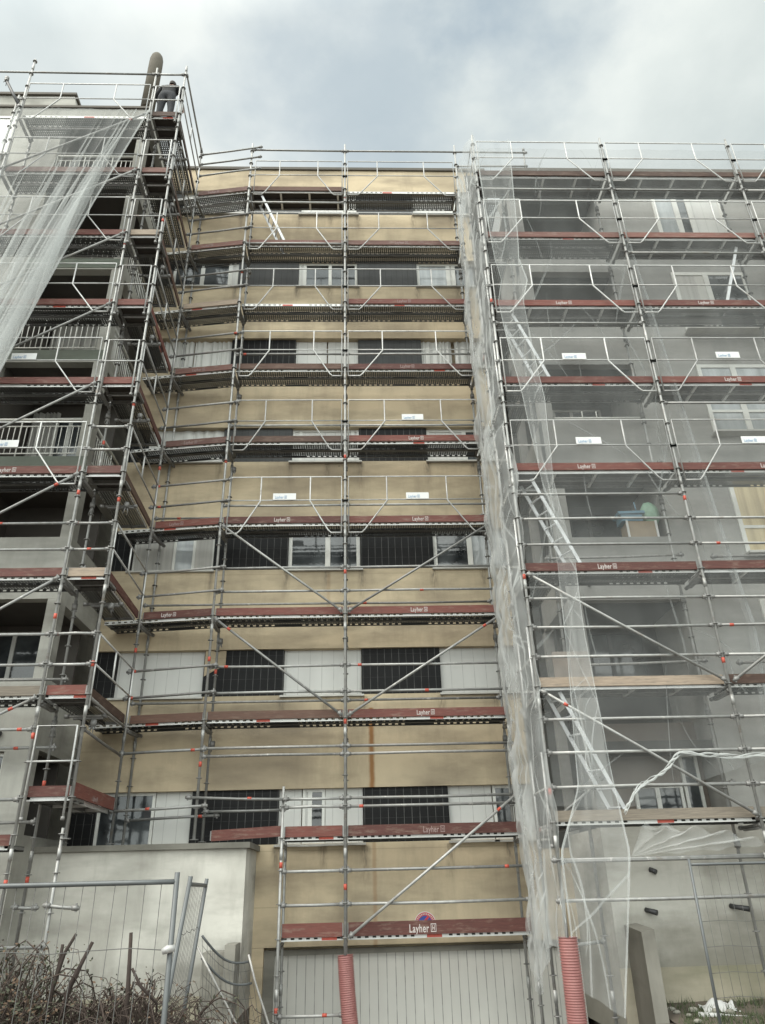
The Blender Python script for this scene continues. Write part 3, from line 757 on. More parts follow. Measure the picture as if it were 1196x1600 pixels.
# no-parking disc above the garage door
NX, NZ = .60, 1.145
sg = thing('no_parking_disc', 'round red and blue no-parking disc on the beige lintel above the garage door', 'sign', (NX, YW-.012, NZ-.2))
def disc(r, y0, y1, n=36):
    mb = MB(); mb.tube([(NX, y0, NZ), (NX, y1, NZ)], r, n); return mb
disc(.19, YW-.010, YW-.001).build('rim', 'white', sg)
disc(.178, YW-.014, YW-.0101).build('ring', 'winred', sg); disc(.125, YW-.018, YW-.0141).build('face', 'winblue', sg)
mb = MB(); mb.obox((NX-.10, YW-.021, NZ-.075), (.17, 0, .17), (0, .0029, 0), (-.025, 0, .025)); mb.build('bar', 'winred', sg)
mb = MB()
for q in range(13):                       # worn lettering on the ring: short strokes
    a = PI*(.12 + .76*q/12); c = V((NX+.152*math.cos(a), YW-.0165, NZ+.152*math.sin(a))); u = V((-math.sin(a), 0, math.cos(a))); w = V((math.cos(a), 0, math.sin(a)))
    mb.obox(c - u*.009 - w*.014, u*.018, (0, .0024, 0), w*.028)
mb.build('lettering', 'ink', sg)

# ---- left wing
wl = thing('apartment_building', 'left wing with corner loggias and white balcony railings, taller than the right wing', 'building', (-9, 12.5, 0))
YLF = 12.68; SPL = 2.655; XLo, XCo = -8.0, -6.08
mb = MB()
mb.box(-20, XLo, YLF, 24, -.3, 20.12)                        # solid part
mb.box(XLo, XW0, YLF, 24, -.3, 2.6)                         # base below
mb.box(XLo, -7.4, YLF, YLF+.25, 2.6, 5.05); mb.box(-6.3, XW0, YLF, YLF+.25, 2.6, 5.05); mb.box(-7.4, -6.3, YLF, YLF+.25, 3.85, 5.05); mb.box(-7.4, -6.3, YLF, YLF+.25, 2.6, 2.75)
mb.box(XW0-.2, XW0, YLF+.25, YW, 3.9, 5.05)                 # side beam floor 0
for i in range(6):
    zt = 6.48+SPL*i; zb = 7.70+SPL*i if i < 1 else 6.79+SPL*i
    if i == 5: zb = 20.12
    mb.box(XLo, XW0, YLF, YLF+.2, zt, zb); mb.box(XW0-.2, XW0, YLF+.2, YW, zt-.05, zb)
for i in range(6): mb.box(XCo, XW0, YLF+.004, YLF+.26, (5.05 if i == 0 else 7.70 if i == 1 else 6.79+SPL*(i-1)), 6.48+SPL*i)
mb.box(XLo, XW0, YLF+.2, 24, 19.9, 20.12)
mb.face([(-8.4, 13.5, 21.85), (-20, 13.5, 21.85), (-20, 13.5, 20.13), (-8.0, 13.5, 20.13)]); mb.face([(-8.4, 13.5, 21.85), (-8.0, 13.5, 20.13), (-8.0, 22, 20.13), (-8.4, 22, 21.85)]); mb.face([(-20, 13.5, 21.85), (-8.4, 13.5, 21.85), (-8.4, 22, 21.85), (-20, 22, 21.85)])
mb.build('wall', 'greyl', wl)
mb = MB(); mb.box(-20, XW0+.03, YLF-.04, YLF+.3, 20.125, 20.2); mb.box(-20, -8.34, 13.44, 22, 21.854, 21.94); mb.build('roof_coping', 'coping', wl)
mb = MB()
mb.box(XLo, XW0-.21, YLF+1.7, YLF+1.78, 2.6, 19.9)
for i in range(-1, 6):
    zt = 6.48+SPL*i; mb.box(XLo, XW0-.205, YLF+.205, YLF+1.7, zt+.06, zt+.26)
mb.box(XLo, XLo+.02, YLF+.2, YLF+1.7, 2.7, 19.8)
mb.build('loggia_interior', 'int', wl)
for i in (1, 2, 3):
    mb = MB(); mb.box(XLo, XW0+.012, YLF-.012, YLF-.002, 6.52+SPL*i, 6.80+SPL*i); mb.build('slab_edge', 'greenslab', wl)
for i in range(1, 5):                                       # railings
    zb = 6.80+SPL*i; zt = 7.70+SPL*i
    mb = MB()
    for (p, q) in (((XLo+.02, YLF+.05), (XW0-.06, YLF+.05)), ((XW0-.06, YLF+.05), (XW0-.06, YW-.05))):
        p, q = V((*p, 0)), V((*q, 0)); n = int((q-p).length/.11)
        mb.tube([p+V((0, 0, zt)), q+V((0, 0, zt))], .03, 8); mb.tube([p+V((0, 0, zt-.16)), q+V((0, 0, zt-.16))], .014, 6); mb.tube([p+V((0, 0, zb+.1)), q+V((0, 0, zb+.1))], .014, 6)
        for k in range(n+1):
            c = p.lerp(q, k/n); mb.tube([c+V((0, 0, zb+.1)), c+V((0, 0, zt-.16))], .0095, 5)
            if k % 6 == 0: mb.tube([c+V((0, 0, zb-.05)), c+V((0, 0, zt))], .014, 6)
    mb.build('balcony_railing', 'rail', wl)
window(wl, -7.4, -6.3, 2.76, 3.84, YLF+.1, (-6.85,), sill=False)
window(wl, -7.85, -6.7, 5.2, 6.4, YLF+1.64, (-7.3,), sill=False); window(wl, -7.6, -6.5, 10.0, 11.5, YLF+1.64, (-7.05,), sill=False)
sheet_part('curtain', -7.9, -6.3, 12.45, 14.2, YLF+1.6, 'curtain', wl, .03)
sheet_part('curtain', -7.9, -7.3, 9.7, 11.6, YLF+1.6, 'curtain', wl, .03)
for i in range(2, 6): window(wl, -11.0, -9.25, 4.9+SPL*i, 6.48+SPL*i, YLF-.03, (-10.1,), pane='glassp' if i > 3 else 'glass', t=.08)
mb = MB(); mb.tube([(-6.45, YLF, 4.13), (-6.45, YLF-.12, 4.13)], [.05, .07], 10); mb.tube([(-6.45, YLF-.12, 4.13), (-6.45, YLF-.14, 4.08)], .06, 10)
mb.build('wall_lamp', 'iron', wl)

# ---- right wing
wr = thing('apartment_building', 'grey right wing behind the net, with solid loggia parapets and white windows', 'building', (9, 12.85, 0))
YRF = 12.71; XP0, XP1, XP2 = 3.3, 3.57, 5.5
mb = MB()
mb.box(XP2, 20, YRF, 24, 2.5, 17.84)
mb.box(XP0, XP1, YRF+.003, YRF+.25, 2.5, 17.15)
prev = 4.62
for k in range(5):
    zb, zt = 4.9+SP*k, 6.33+SP*k
    mb.box(XP0, XP2, YRF, YRF+.18, prev, zb); mb.box(XP0, XP0+.18, YRF+.18, 24, prev, zb); prev = zt
mb.box(XP0, XP2, YRF, YRF+.18, prev, 17.84); mb.box(XP0, XP0+.18, YRF+.18, 24, prev, 17.84)
mb.box(XP0, XP0+.18, 14.6, 24, 2.5, 17.1); mb.box(XP0+.18, XP2, YRF+.18, 24, 17.5, 17.84)
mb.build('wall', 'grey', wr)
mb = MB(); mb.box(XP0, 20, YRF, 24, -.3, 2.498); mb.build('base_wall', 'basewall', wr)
mb = MB(); mb.box(XP0-.03, 20, YRF-.05, YRF+.3, 17.842, 17.95); mb.build('roof_coping', 'coping', wr)
mb = MB()
mb.box(XP0+.19, XP2, YRF+1.6, YRF+1.7, 4.3, 17.5)
for k in range(-1, 5): mb.box(XP0+.185, XP2, YRF+.185, YRF+1.6, 6.33+SP*k+.05, 6.33+SP*k+.22)
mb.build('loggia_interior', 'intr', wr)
mb = MB(); mb.box(XP0+.19, XP2, YRF+.75, YRF+.8, 2.5, 4.25); mb.build('brown_infill', 'brown', wr)
window(wr, 4.2, 5.05, 2.52, 3.2, YRF+.7, (4.6,), sill=False); window(wr, 5.08, 5.4, 2.52, 3.7, YRF+.7, sill=False)
mb = MB(); mb.box(XP0-.02, 20, YRF-.03, YRF-.002, -.3, .58); mb.build('plinth', 'plinthm', wr)
for k in range(5):
    zb, zt = 4.5+SP*k, 6.3+SP*k
    pane = {0: ('glass', 'curtain'), 1: ('curtain_y', 'glassp'), 2: ('glassp', 'glassp'), 3: ('curtain', 'glass'), 4: ('glassp', 'glass', 'shutter')}[k]
    window(wr, 6.86, 8.6, zb, zt, YRF-.035, (7.65,) if k != 4 else (7.42, 7.75), pane=pane, t=.085, hbar=zb+.55 if k in (1, 2) else None)
    window(wr, 10.2, 11.9, zb, zt, YRF-.035, (11.0,), t=.085)
    window(wr, XP1+.5, XP2-.3, 5.1+SP*k, 6.2+SP*k, YRF+1.53, (4.5,), sill=False, t=.05, fmat='iron' if k < 2 else 'sill')
mb = MB()
for z in (10.36,): mb.tube([(XP1+.02, YRF+.05, z), (XP2-.02, YRF+.05, z)], .028, 8); [mb.tube([(x, YRF+.05, z), (x, YRF+.05, z+.17)], .014, 6) for x in (4.2, 4.5)]
mb.build('balcony_rail', 'rail', wr)
for (x, z, l) in ((3.82, 1.33, .14), (5.14, 1.35, .24), (3.98, 1.88, .07)):
    mb = MB(); mb.tube([(x, YRF, z), (x+.03, YRF-l*.4, z-.01), (x+.03+l*.6, YRF-l, z-.04)], [.036, .034, .04], 10); mb.build('overflow_spout', 'iron', wr)
for (x, z) in ((3.85, 11.15), (4.75, 11.15), (3.95, 9.05), (5.0, 9.0), (3.75, 6.62)):
    mb = MB(); mb.tube([(x, YRF, z), (x, YRF-.1, z-.02)], .03, 8); mb.build('drain_stub', 'iron', wr)
mb = MB(); mb.box(3.36, 4.06, YRF-.02, YRF-.002, 8.72, 9.2); mb.build('pale_patch', 'annexm', wr)

# ---- annex, walls
an = thing('garden_annex', 'low pale rendered block with a stone coping, left of the garage ramp', 'annex', (-4.2, 13.5, -.4))
mb = MB(); mb.box(XW0, -2.40, 13.46, YW-.002, -1.4, 2.36); mb.build('wall', 'annexm', an)
mb = MB(); mb.box(XW0, -2.34, 13.40, YW-.004, 2.362, 2.45); mb.build('coping', 'concrete', an)
mb = MB(); mb.box(XW0, -2.38, 13.43, 13.458, -1.4, .32); mb.build('plinth', 'plinthm', an)
mb = MB(); mb.box(-2.9, -2.42, 12.95, 13.4, -1.4, .92); mb.box(-2.56, -2.40, 12.85, 13.38, .3, 1.02)
tag(mb.build('concrete_stub', 'concrete'), 'broken grey concrete block at the foot of the pale annex corner', 'concrete block')
mb = MB()
def rampwall(u, v): pass
pts = [(3.44, 11.95), (3.63, 11.95), (3.63, 12.68), (3.44, 12.68)]
zt = [1.08, 1.11, 1.16, 1.14]
base = [V((x, y, -1.4)) for x, y in pts]; top = [V((x, y, z)) for (x, y), z in zip(pts, zt)]
mb.face(base[::-1]); 
nseg = 14
for i in range(4):
    j = (i+1) % 4
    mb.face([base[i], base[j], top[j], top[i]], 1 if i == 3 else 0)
mb.face(top)
tag(mb.build('retaining_wall', ['concrete', 'leftface']), 'short dark concrete wall end between the garage ramp and the right lawn', 'wall')

# chimney on the roof of the left wing
mb = MB()
prof = [(20.45, .185), (22.45, .185), (22.62, .18), (22.76, .155), (22.85, .11), (22.89, .05), (22.9, .01)]
mb.tube([(-6.06, 12.93, z) for z, r in prof], [r for z, r in prof], 18)
tag(mb.build('chimney', 'chim'), 'round-topped brown chimney pipe on the left roof beside the worker', 'chimney')

# ------------------------------------------------------------------ debris nets
def smooth(a, b, t): t = max(0, min(1, (t-a)/(b-a))); return t*t*(3-2*t)
def sheet(name, fn, nu, nv, mat, label, group=None, hem=(), creases=(0, 1, 1, 0)):
    mb = MB(); mb.grid(fn, nu, nv)
    nc, su, sv, seed = creases; rg = random.Random(seed)
    for q in range(nc):                     # long folded creases: the cloth lies double there
        u0, v0 = rg.random(), rg.random(); du = rg.uniform(-.5, .5)*rg.choice([.25, 1, 1]); dv = rg.uniform(.25, 1.); w = rg.uniform(.010, .03)*rg.choice([1, 1, 1.8]); Lc = rg.uniform(.6, 2.6); bend = rg.uniform(-.25, .25)
        n_ = math.hypot(du, dv); du, dv = du/n_, dv/n_
        def cf(a, t):
            k = Lc*(t-.5); bb = bend*(t-.5)**2*2; ww = w*(1-abs(2*t-1)**2)*(a-.5)
            return V(fn(max(0, min(1, u0 + (du*k + dv*(bb+ww))/su)), max(0, min(1, v0 + (dv*k - du*(bb+ww))/sv)))) + V((-.004, -.004, 0))
        for rpt in range(2): mb.grid(lambda a, t: cf(a, t) - V((.003, .003, 0))*rpt, 1, 16)
    for e0, e1, off in hem:                 # doubled hem along an edge
        for q in range(3): mb.grid(lambda u, v: V(fn(e0+(e1-e0)*u, v)) + V((0, off*(q+1), 0)), 1, nv)
    o = mb.build(name, mat); tag(o, label, 'net', group); return o
def interp(tab, t):
    for (a, va), (b, vb) in zip(tab, tab[1:]):
        if t <= b:
            k = 0 if b == a else max(0, (t-a)/(b-a)); return tuple(x+(y-x)*k for x, y in zip(va, vb))
    return tab[-1][1]
# left: drawn aside, pleats run down to the lower left
def netL(u, v):
    tx = -8.52 + 3.12*u; tz = 18.5 - .05*u
    bx = -9.5 + 2.08*u; bz = 9.0
    v2 = v
    x = tx + (bx-tx)*v2; z = tz + (bz-tz)*v2
    x -= .08*math.sin(PI*v)*u
    n = mnoise.noise((u*9, v*1.2, 3.1))
    ph = 2*PI*(u*15 + 1.9*mnoise.noise((u*6, v*.5, 1.0)))
    amp = (.025 + .14*smooth(0, .5, v))*(.25+.75*smooth(.15, .8, u))*max(.08, .55+1.5*mnoise.noise((u*9, 3.3, .4+v*.3)))
    x += amp*math.sin(ph)*1.05 + amp*.5*n
    y = 11.55 + amp*.8*math.cos(ph) + .03*n - .35*v*u
    return (x, y, z + .03*math.sin(ph*.5)*v)
sheet('debris_net', netL, 300, 50, 'net', 'pleated white debris net drawn aside across the left scaffold tower', 'debris nets', hem=((.985, 1, -.006), (.90, .908, -.006), (.78, .785, -.006), (0, .012, -.006)))
# side net of the right tower
def netS(u, v):
    z = 17.9 - 17.3*v + .35*math.sin(u*7)*smooth(.9, 1, v) + 0
    y = 11.60 + 2.2*u
    q = V((u*2.4, z*1.0, 0)); w1 = mnoise.noise(q*.9 + V((3, 1, 0)))
    cr = 1 - abs(mnoise.noise((u*3.2 + z*.9 + w1, z*.55 - u*1.3, 2)))*2.2; cr2 = 1 - abs(mnoise.noise((u*5 - z*1.3, z*1.1 + u*3, 9 + w1)))*2.2
    ph = 2*PI*(u*5 + 1.1*mnoise.noise((u*2, z*.45, 2)))
    x = 2.27 - .10*u + .04*math.sin(ph) + .055*cr + .022*cr2 + .10*w1 - .12*math.sin(PI*u)
    return (x, y + .06*math.cos(ph)*(1 if .02 < u < .98 else 0) + .02*cr2 + .04*mnoise.noise((u*2, z*1.4, 4)), z)
sheet('debris_net', netS, 80, 320, 'netside', 'crumpled white debris net closing the inner side of the right scaffold', 'debris nets', creases=(150, 2.2, 17.3, 11))
stab = [(0, (2.42, 3.16, 17.55)), (.07, (2.36, 3.13, 16.45)), (.18, (2.43, 3.05, 14.4)), (.225, (2.47, 3.0, 13.7)), (.25, (2.55, 3.12, 13.1)), (.29, (2.43, 2.96, 12.5)), (.37, (2.56, 3.02, 11.0)), (.43, (2.68, 3.1, 10.05)),
        (.54, (2.82, 3.03, 8.2)), (.63, (2.89, 3.2, 6.6)), (.71, (2.85, 3.17, 5.3)), (.84, (2.72, 3.27, 3.0)), (.89, (2.34, 3.35, 2.1)), (.955, (2.34, 3.1, .9)), (1, (2.36, 2.93, .12))]
def netE(u, v):
    a, b, z = interp(stab, v)
    n = mnoise.noise((u*3, v*14, 8)); ph = u*11 + 3*n
    return (a+(b-a)*u + .012*n, 11.62 + .025*math.sin(ph) + .03*n, z + (.35*(1-u)*smooth(.93, 1, v)) + .02*n)
sheet('debris_net', netE, 24, 160, 'netstrip', 'narrow hanging strip of white net just right of the inner corner pole', 'debris nets', hem=((0, .035, -.004), (.965, 1, -.004)), creases=(34, .5, 17.4, 5))
sx = [(0, (5.5,)), (.07, (5.53,)), (.21, (5.59,)), (.42, (5.77,)), (.6, (5.92,)), (.76, (6.04,)), (.85, (6.15,)), (1, (5.95,))]
def veil(x0f, x1f, z1f, seed):
    def fn(u, v):
        ztop = 17.5; zbot = z1f(u); z = ztop + (zbot-ztop)*v
        a, b = x0f(v), x1f(v)
        n = mnoise.noise((u*6+seed, v*9, seed))
        n3 = mnoise.noise((u*2+seed, v*3, seed+4))
        edge = math.exp(-((1-u)/.02)**2)
        return (a+(b-a)*u + .02*n, 11.785 + .010*math.sin(u*30+4*n) + .006*n, z + .05*n3)
    return fn
sheet('debris_net', veil(lambda v: 2.4, lambda v: interp(sx, v)[0], lambda u: 2.75 if u < .35 else 2.75 + (u-.35)*1.0, 1), 120, 160, 'netveil', 'thin see-through net over the first bay of the right scaffold', 'debris nets', hem=((.985, 1, -.004),), creases=(40, 3.2, 14.5, 8))
sheet('debris_net', veil(lambda v: interp(sx, v)[0]-.14, lambda v: 11.2, lambda u: 3.42, 7), 120, 160, 'netveil', 'thin see-through net over the far right bays, rolled up at its foot', 'debris nets')
# gathered foot of the first-bay net and the rolled edge of the next one
def netG(u, v):
    a = V((3.34, 11.58, 2.04)); n = mnoise.noise((u*7, v*2, 9))
    ang = -.05 + 1.25*v
    top = V((5.35 - 1.7*v, 11.62, 2.15 + .33*v**.6))
    p = a.lerp(top, u); ph = v*26 + 2*n
    p.z += .05*u*math.sin(ph) + .03*n*u; p.y += .05*u*math.cos(ph)
    return p
sheet('debris_net', netG, 40, 70, 'netstrip', 'fan of gathered white net tied to a low rail of the right scaffold', 'debris nets')
mb = MB()
for q in range(3):
    pts = []
    for i in range(60):
        t = i/59
        RP = [(0, (3.36, 2.62)), (.16, (3.62, 2.98)), (.32, (4.06, 3.18)), (.38, (4.2, 3.32)), (.44, (4.34, 3.44)), (.62, (5.2, 3.38)), (.75, (6.1, 3.44)), (1, (8.6, 3.42))]
        k = interp(RP, t); p = V((k[0], 11.60, k[1]))
        a = t*34 + q*2.1 + 2*mnoise.noise((t*9, q, 0)); w = .022 + .018*mnoise.noise((t*14, q, 3)); pts.append(p + V((.02*mnoise.noise((t*30, q, 6)), w*math.cos(a), w*math.sin(a)*1.3)))
    mb.tube(pts, [.010 + .007*math.sin(i*.8+q*2) for i in range(60)], 6)
tag(mb.build('net_roll', 'rope'), 'twisted roll of white net slung along a rail of the right scaffold', 'net', None)

# ------------------------------------------------------------------ ladders
def ladder(a, b, y, w, label, sw=.36):
    """aluminium scaffold ladder; the two stiles are set apart in depth and a little sideways"""
    a, b = V((a[0], y, a[1])), V((b[0], y, b[1]))
    o = thing('ladder', label, 'ladder', a, 'aluminium ladders')
    dv = V(w)
    for k in (0, 1):
        mb = MB(); p = a + dv*k; q = b + dv*k; t = (q-p)
        s = V((0, 1, 0)).cross(t.normalized())
        mb.obox(p - s*.03, t, (0, .025, 0), s*.06); mb.obox(p - s*.032 - V((0, .004, 0)), t.normalized()*.05, (0, .033, 0), s*.064, 1)
        mb.build('stile', ['alu', 'rubber'], o)
    n = int((b-a).length/.27)
    for i in range(n):
        c = a.lerp(b, (i+.6)/n); mb = MB(); mb.tube([c + V((0, .012, 0)), c + dv + V((0, .012, 0))], .017, 8); mb.build('rung', 'alu', o)
    return o
dv = (-.13, .32, .02)
ladder((3.54, 2.56), (2.72, 4.48), 11.92, dv, 'aluminium ladder rising from the lowest right deck behind the gathered net')
ladder((3.46, 6.56), (2.72, 8.45), 11.92, dv, 'aluminium ladder left of the loggia with the blue crate')
ladder((3.44, 10.55), (2.78, 12.45), 11.92, dv, 'aluminium ladder in the upper inner corner of the right scaffold')
ladder((7.40, 12.55), (8.1, 14.45), 11.95, (.1, .3, .02), 'aluminium ladder before the upper right window')
ladder((-2.27, 16.55), (-3.02, 18.45), 13.98, (-.1, .32, .02), 'bright aluminium ladder just under the top deck of the middle scaffold')
mb2 = MB(); o8 = [(2.62, 14.4), (2.68, 14.42), (2.86, 15.55), (2.83, 15.78), (2.76, 15.7), (2.60, 14.95)]
mb2.face([(x, 12.12, z) for x, z in o8]); mb2.face([(x, 12.15, z) for x, z in o8][::-1])
for (p, q) in zip(o8, o8[1:]+o8[:1]): mb2.face([(p[0], 12.12, p[1]), (p[0], 12.15, p[1]), (q[0], 12.15, q[1]), (q[0], 12.12, q[1])])
tag(mb2.build('white_board', 'trash'), 'bright white slanted board near the top inner corner of the right scaffold', 'board')

# ------------------------------------------------------------------ loose things
mb = MB(); mb.box(2.65, 3.26, 11.83, 11.85, 4.58, 5.12)
tag(mb.build('stained_board', 'plyboard'), 'stained square board standing behind the timber toe board, right of the net strip', 'board')
mb = MB(); mb.box(4.72, 5.29, 12.81, 13.16, 7.6, 7.98)
cb = mb.build('cardboard_box', 'card'); tag(cb, 'open brown box on the loggia parapet under the blue crate', 'box')
mb = MB(); mb.box(4.70, 4.74, 12.79, 12.808, 7.6, 7.99); mb.box(5.27, 5.31, 12.79, 12.808, 7.6, 7.99); mb.build('edge_strip', 'white', cb)
mb = MB()
mb.obox((4.64, 12.82, 8.0), (.42, 0, 0), (0, .3, 0), (0, 0, .14)); mb.obox((4.60, 12.79, 8.14), (.52, 0, .02), (0, .36, 0), (-.02, 0, .05)); mb.tube([(4.98, 12.86, 8.2), (4.96, 12.86, 8.42)], .012, 6)
tag(mb.build('plastic_crate', 'bluebox'), 'light blue lidded plastic crate beside the green bag on the loggia', 'crate')
mb = MB()
def bag(u, v):
    a = u*2*PI; r = .19*(math.sin(PI*min(.93, v*.8+.14))**.55)*(1+.13*math.sin(5*a+3*v)+.1*mnoise.noise((4*math.cos(a), 4*math.sin(a), v*4)))
    return (5.27+r*math.cos(a), 12.97+r*.8*math.sin(a), 7.98+.46*v)
mb.grid(bag, 24, 10)
tag(mb.build('plastic_bag', 'greenbag'), 'crumpled pale green plastic bag on the box in the right loggia', 'bag')

# red corrugated sleeves round the pole feet
def sleeve(pts, r, label):
    mb = MB(); P = []; rr = []
    n = 150
    for i in range(n):
        t = i/(n-1); k = t*(len(pts)-1); j = min(int(k), len(pts)-2); p = V(pts[j]).lerp(V(pts[j+1]), k-j)
        P.append(p); rr.append(r*(1+.07*(1 if i % 3 == 0 else -1 if i % 3 == 2 else 0)))
    mb.tube(P, rr, 16, 0, False)
    return tag(mb.build('corrugated_sleeve', 'hose'), label, 'pipe sleeve', 'red pole sleeves')
sleeve([(-.78, 13.80, .78), (-.75, 13.79, .3), (-.70, 13.78, -.2), (-.70, 13.78, -1.4)], .125, 'red corrugated sleeve on the pole in front of the garage door')
sleeve([(2.32, 11.70, 1.06), (2.315, 11.70, .5), (2.31, 11.70, 0), (2.31, 11.70, -1.0)], .13, 'red corrugated sleeve behind the net at the foot of the right scaffold')

# ------------------------------------------------------------------ fences
def heras(p0, p1, ztop, zbot, label, sag=0, pitch=.11, rows=(.42, .8), posts=True, lean0=(0, 0), lean1=(0, 0)):
    p0, p1 = V(p0), V(p1)
    o = thing('mesh_fence_panel', label, 'fence panel', V((p0.x, p0.y, zbot)), 'mobile mesh fence panels')
    H = ztop-zbot
    def P(u, h): return V((p0.x+(p1.x-p0.x)*u + (lean0[0]*(1-u)+lean1[0]*u)*h, p0.y+(p1.y-p0.y)*u + (lean0[1]*(1-u)+lean1[1]*u)*h, zbot + H*h - sag*math.sin(PI*u)*h))
    for u in (0, 1):
        mb = MB(); mb.tube([P(u, 0), P(u, 1.015)], .019, 8); mb.build('post', 'fence', o)
    mb = MB(); mb.tube([P(i/10, .985) for i in range(11)], .017, 8); mb.build('top_rail', 'fence', o)
    mb = MB(); n = int((p1-p0).length/pitch)
    for i in range(1, n):
        u = i/n; w = .004*math.sin(i*3.7)
        mb.tube([P(u+w, .02), P(u, .5)+V((0, w, 0)), P(u+w, .982)], .0024, 4)
    for h in rows: mb.tube([P(i/12, h+.006*math.sin(i*1.9)) for i in range(13)], .0028, 4)
    mb.build('wire_mesh', 'wire', o); return o
heras((-5.2, 6.05, 0), (-1.85, 6.0, 0), 1.83, -.2, 'long mesh fence panel in front of the annex at lower left', lean1=(0.0, 0), rows=(.08, .33, .545, .78))
heras((-2.20, 7.0, 0), (-2.32, 8.5, 0), 1.82, -.2, 'mesh fence panel seen edge on beside the long panel', rows=(.3, .55, .8), lean0=(.24, 0), lean1=(.22, 0))
mb = MB(); mb.tube([(-1.895, 5.97, 1.37), (-1.86, 5.965, 1.385), (-1.815, 5.98, 1.39)], [.020, .027, .020], 10); 
cl = mb.build('fence_clamp', 'framep'); tag(cl, 'bright clamp joining two mesh fence panels', 'clamp')
heras((3.52, 10.0, 0), (6.9, 10.2, 0), 1.92, -.1, 'mesh fence panel before the grey wall at lower right', rows=(.3, .42, .55, .68, .8))
# collapsed panel
o = thing('mesh_fence_panel', 'buckled mesh fence panel leaning in the ramp by the annex corner', 'fence panel', (-2.1, 9, -.5), 'mobile mesh fence panels')
Q = lambda u, v: V((-2.12+.42*u+.05*v + .3*v*u, 8.6+.4*u + .2*v, 1.34-.25*u-.10*math.sin(u*3) - 1.6*v))
for pts in ([(-2.14, 8.5, 1.25), (-1.93, 8.5, .93), (-1.68, 8.5, .55), (-1.4, 8.5, .1)], [(-1.70, 9.0, 1.14), (-1.62, 9.0, .9), (-1.45, 9.0, .5), (-1.3, 9.0, -.1)]):
    mb = MB(); mb.tube(pts, .011, 7); mb.build('post', 'tube2', o)
mb = MB()
for v in (0, .12): mb.tube([Q(i/8, v) for i in range(9)], .012, 6)
mb.build('top_rail', 'fence', o)
mb = MB()
for i in range(14): mb.tube([Q(i/13, v/6) + V((.02*math.sin(i+v), 0, 0)) for v in range(7)], .0022, 4)
for v in (.05, .2, .35, .5, .7): mb.tube([Q(i/8, v) for i in range(9)], .0022, 4)
mb.build('wire_mesh', 'wire', o)

# ------------------------------------------------------------------ vegetation
def bramble(cx, cy, z0, sx, sy, h, n, label, nl, leafmat, seed, name='bramble_bush'):
    rg = random.Random(seed); o = thing(name, label, 'bush', (cx, cy, z0))
    mb = MB(); lf = MB()
    for i in range(n):
        x = cx + rg.gauss(0, sx*.5); y = cy + rg.gauss(0, sy*.4); a = rg.uniform(0, 2*PI); hh = h*rg.uniform(.35, 1.0)*max(.3, 1-.5*abs(x-cx)/sx)
        Lh = rg.uniform(.25, .8); r = rg.choice([.004, .005, .007, .010])
        pts = []; p = V((x, y, z0)); cur = rg.uniform(-1.2, 1.2)
        for k in range(9):
            t = k/8
            aa = a + cur*t*2
            q = V((x + Lh*t*math.cos(aa) + .04*rg.uniform(-1, 1), y + Lh*t*math.sin(aa)*.7, z0 + hh*math.sin(min(PI, t*PI*rg.uniform(.75, .82)))*1.0 + .02*rg.uniform(-1, 1)))
            pts.append(q)
        mb.tube(pts, [r*(1-.65*k/8) for k in range(9)], 4)
        for q in range(nl):
            b = rg.choice(pts[2:]) + V((rg.gauss(0, .05), rg.gauss(0, .05), rg.gauss(0, .05)))
            u = V((rg.gauss(0, 1), rg.gauss(0, 1), rg.gauss(0, .7))).normalized(); w = u.orthogonal().normalized(); s = rg.uniform(.008, .020)
            lf.face([b-u*s, b+w*s*.6, b+u*s*1.2, b-w*s*.6], 0 if rg.random() < .6 else 1)
    mb.build('stems', 'twig', o)
    if nl: lf.build('foliage', [leafmat, 'leafd'], o)
    return o
bramble(-2.55, 7.3, .15, 1.0, .6, 1.0, 1000, 'tangled bare bramble thicket in front of the annex', 4, 'leaf', 3)
bramble(-3.45, 7.0, .15, 0.55, .5, 1.36, 420, 'leafier tall bramble at the lower left corner', 22, 'leaf', 5)
bramble(-2.0, 9.8, -.2, .35, .3, .9, 60, 'small dry weeds by the broken concrete block', 10, 'leaf', 9, 'weed_clump')
for i, (ps, lb) in enumerate((
    ([(-2.98, 7.0, .5), (-2.97, 7.0, 1.05), (-2.91, 7.0, 1.32), (-2.84, 7.0, 1.45)], 'thick forked cut branch at far left of the bramble'),
    ([(-2.92, 7.0, .6), (-2.83, 7.0, 1.1), (-2.70, 7.0, 1.39)], 'leaning cut branch in the middle of the bramble'),
    ([(-2.36, 7.0, .5), (-2.37, 7.0, 1.0), (-2.40, 7.0, 1.45)], 'straight upright cut branch rising right of the bramble middle'))):
    mb = MB(); mb.tube(ps, [.024, .019, .014, .012][:len(ps)], 8)
    if i == 0: mb.tube([(-2.97, 7.0, 1.0), (-2.94, 7.0, 1.25), (-2.935, 7.0, 1.38)], .013, 7)
    if i == 1: mb.tube([(-2.86, 7.0, 1.0), (-2.79, 7.0, 1.15), (-2.72, 7.0, 1.36)], .010, 7)
    if i == 2: mb.tube([(-2.36, 7.0, 1.2), (-2.28, 7.0, 1.08), (-2.13, 7.0, .95)], [.011, .012, .008], 7)
    tag(mb.build('cut_branch', 'bark'), lb, 'branch', 'cut branches in the bramble')
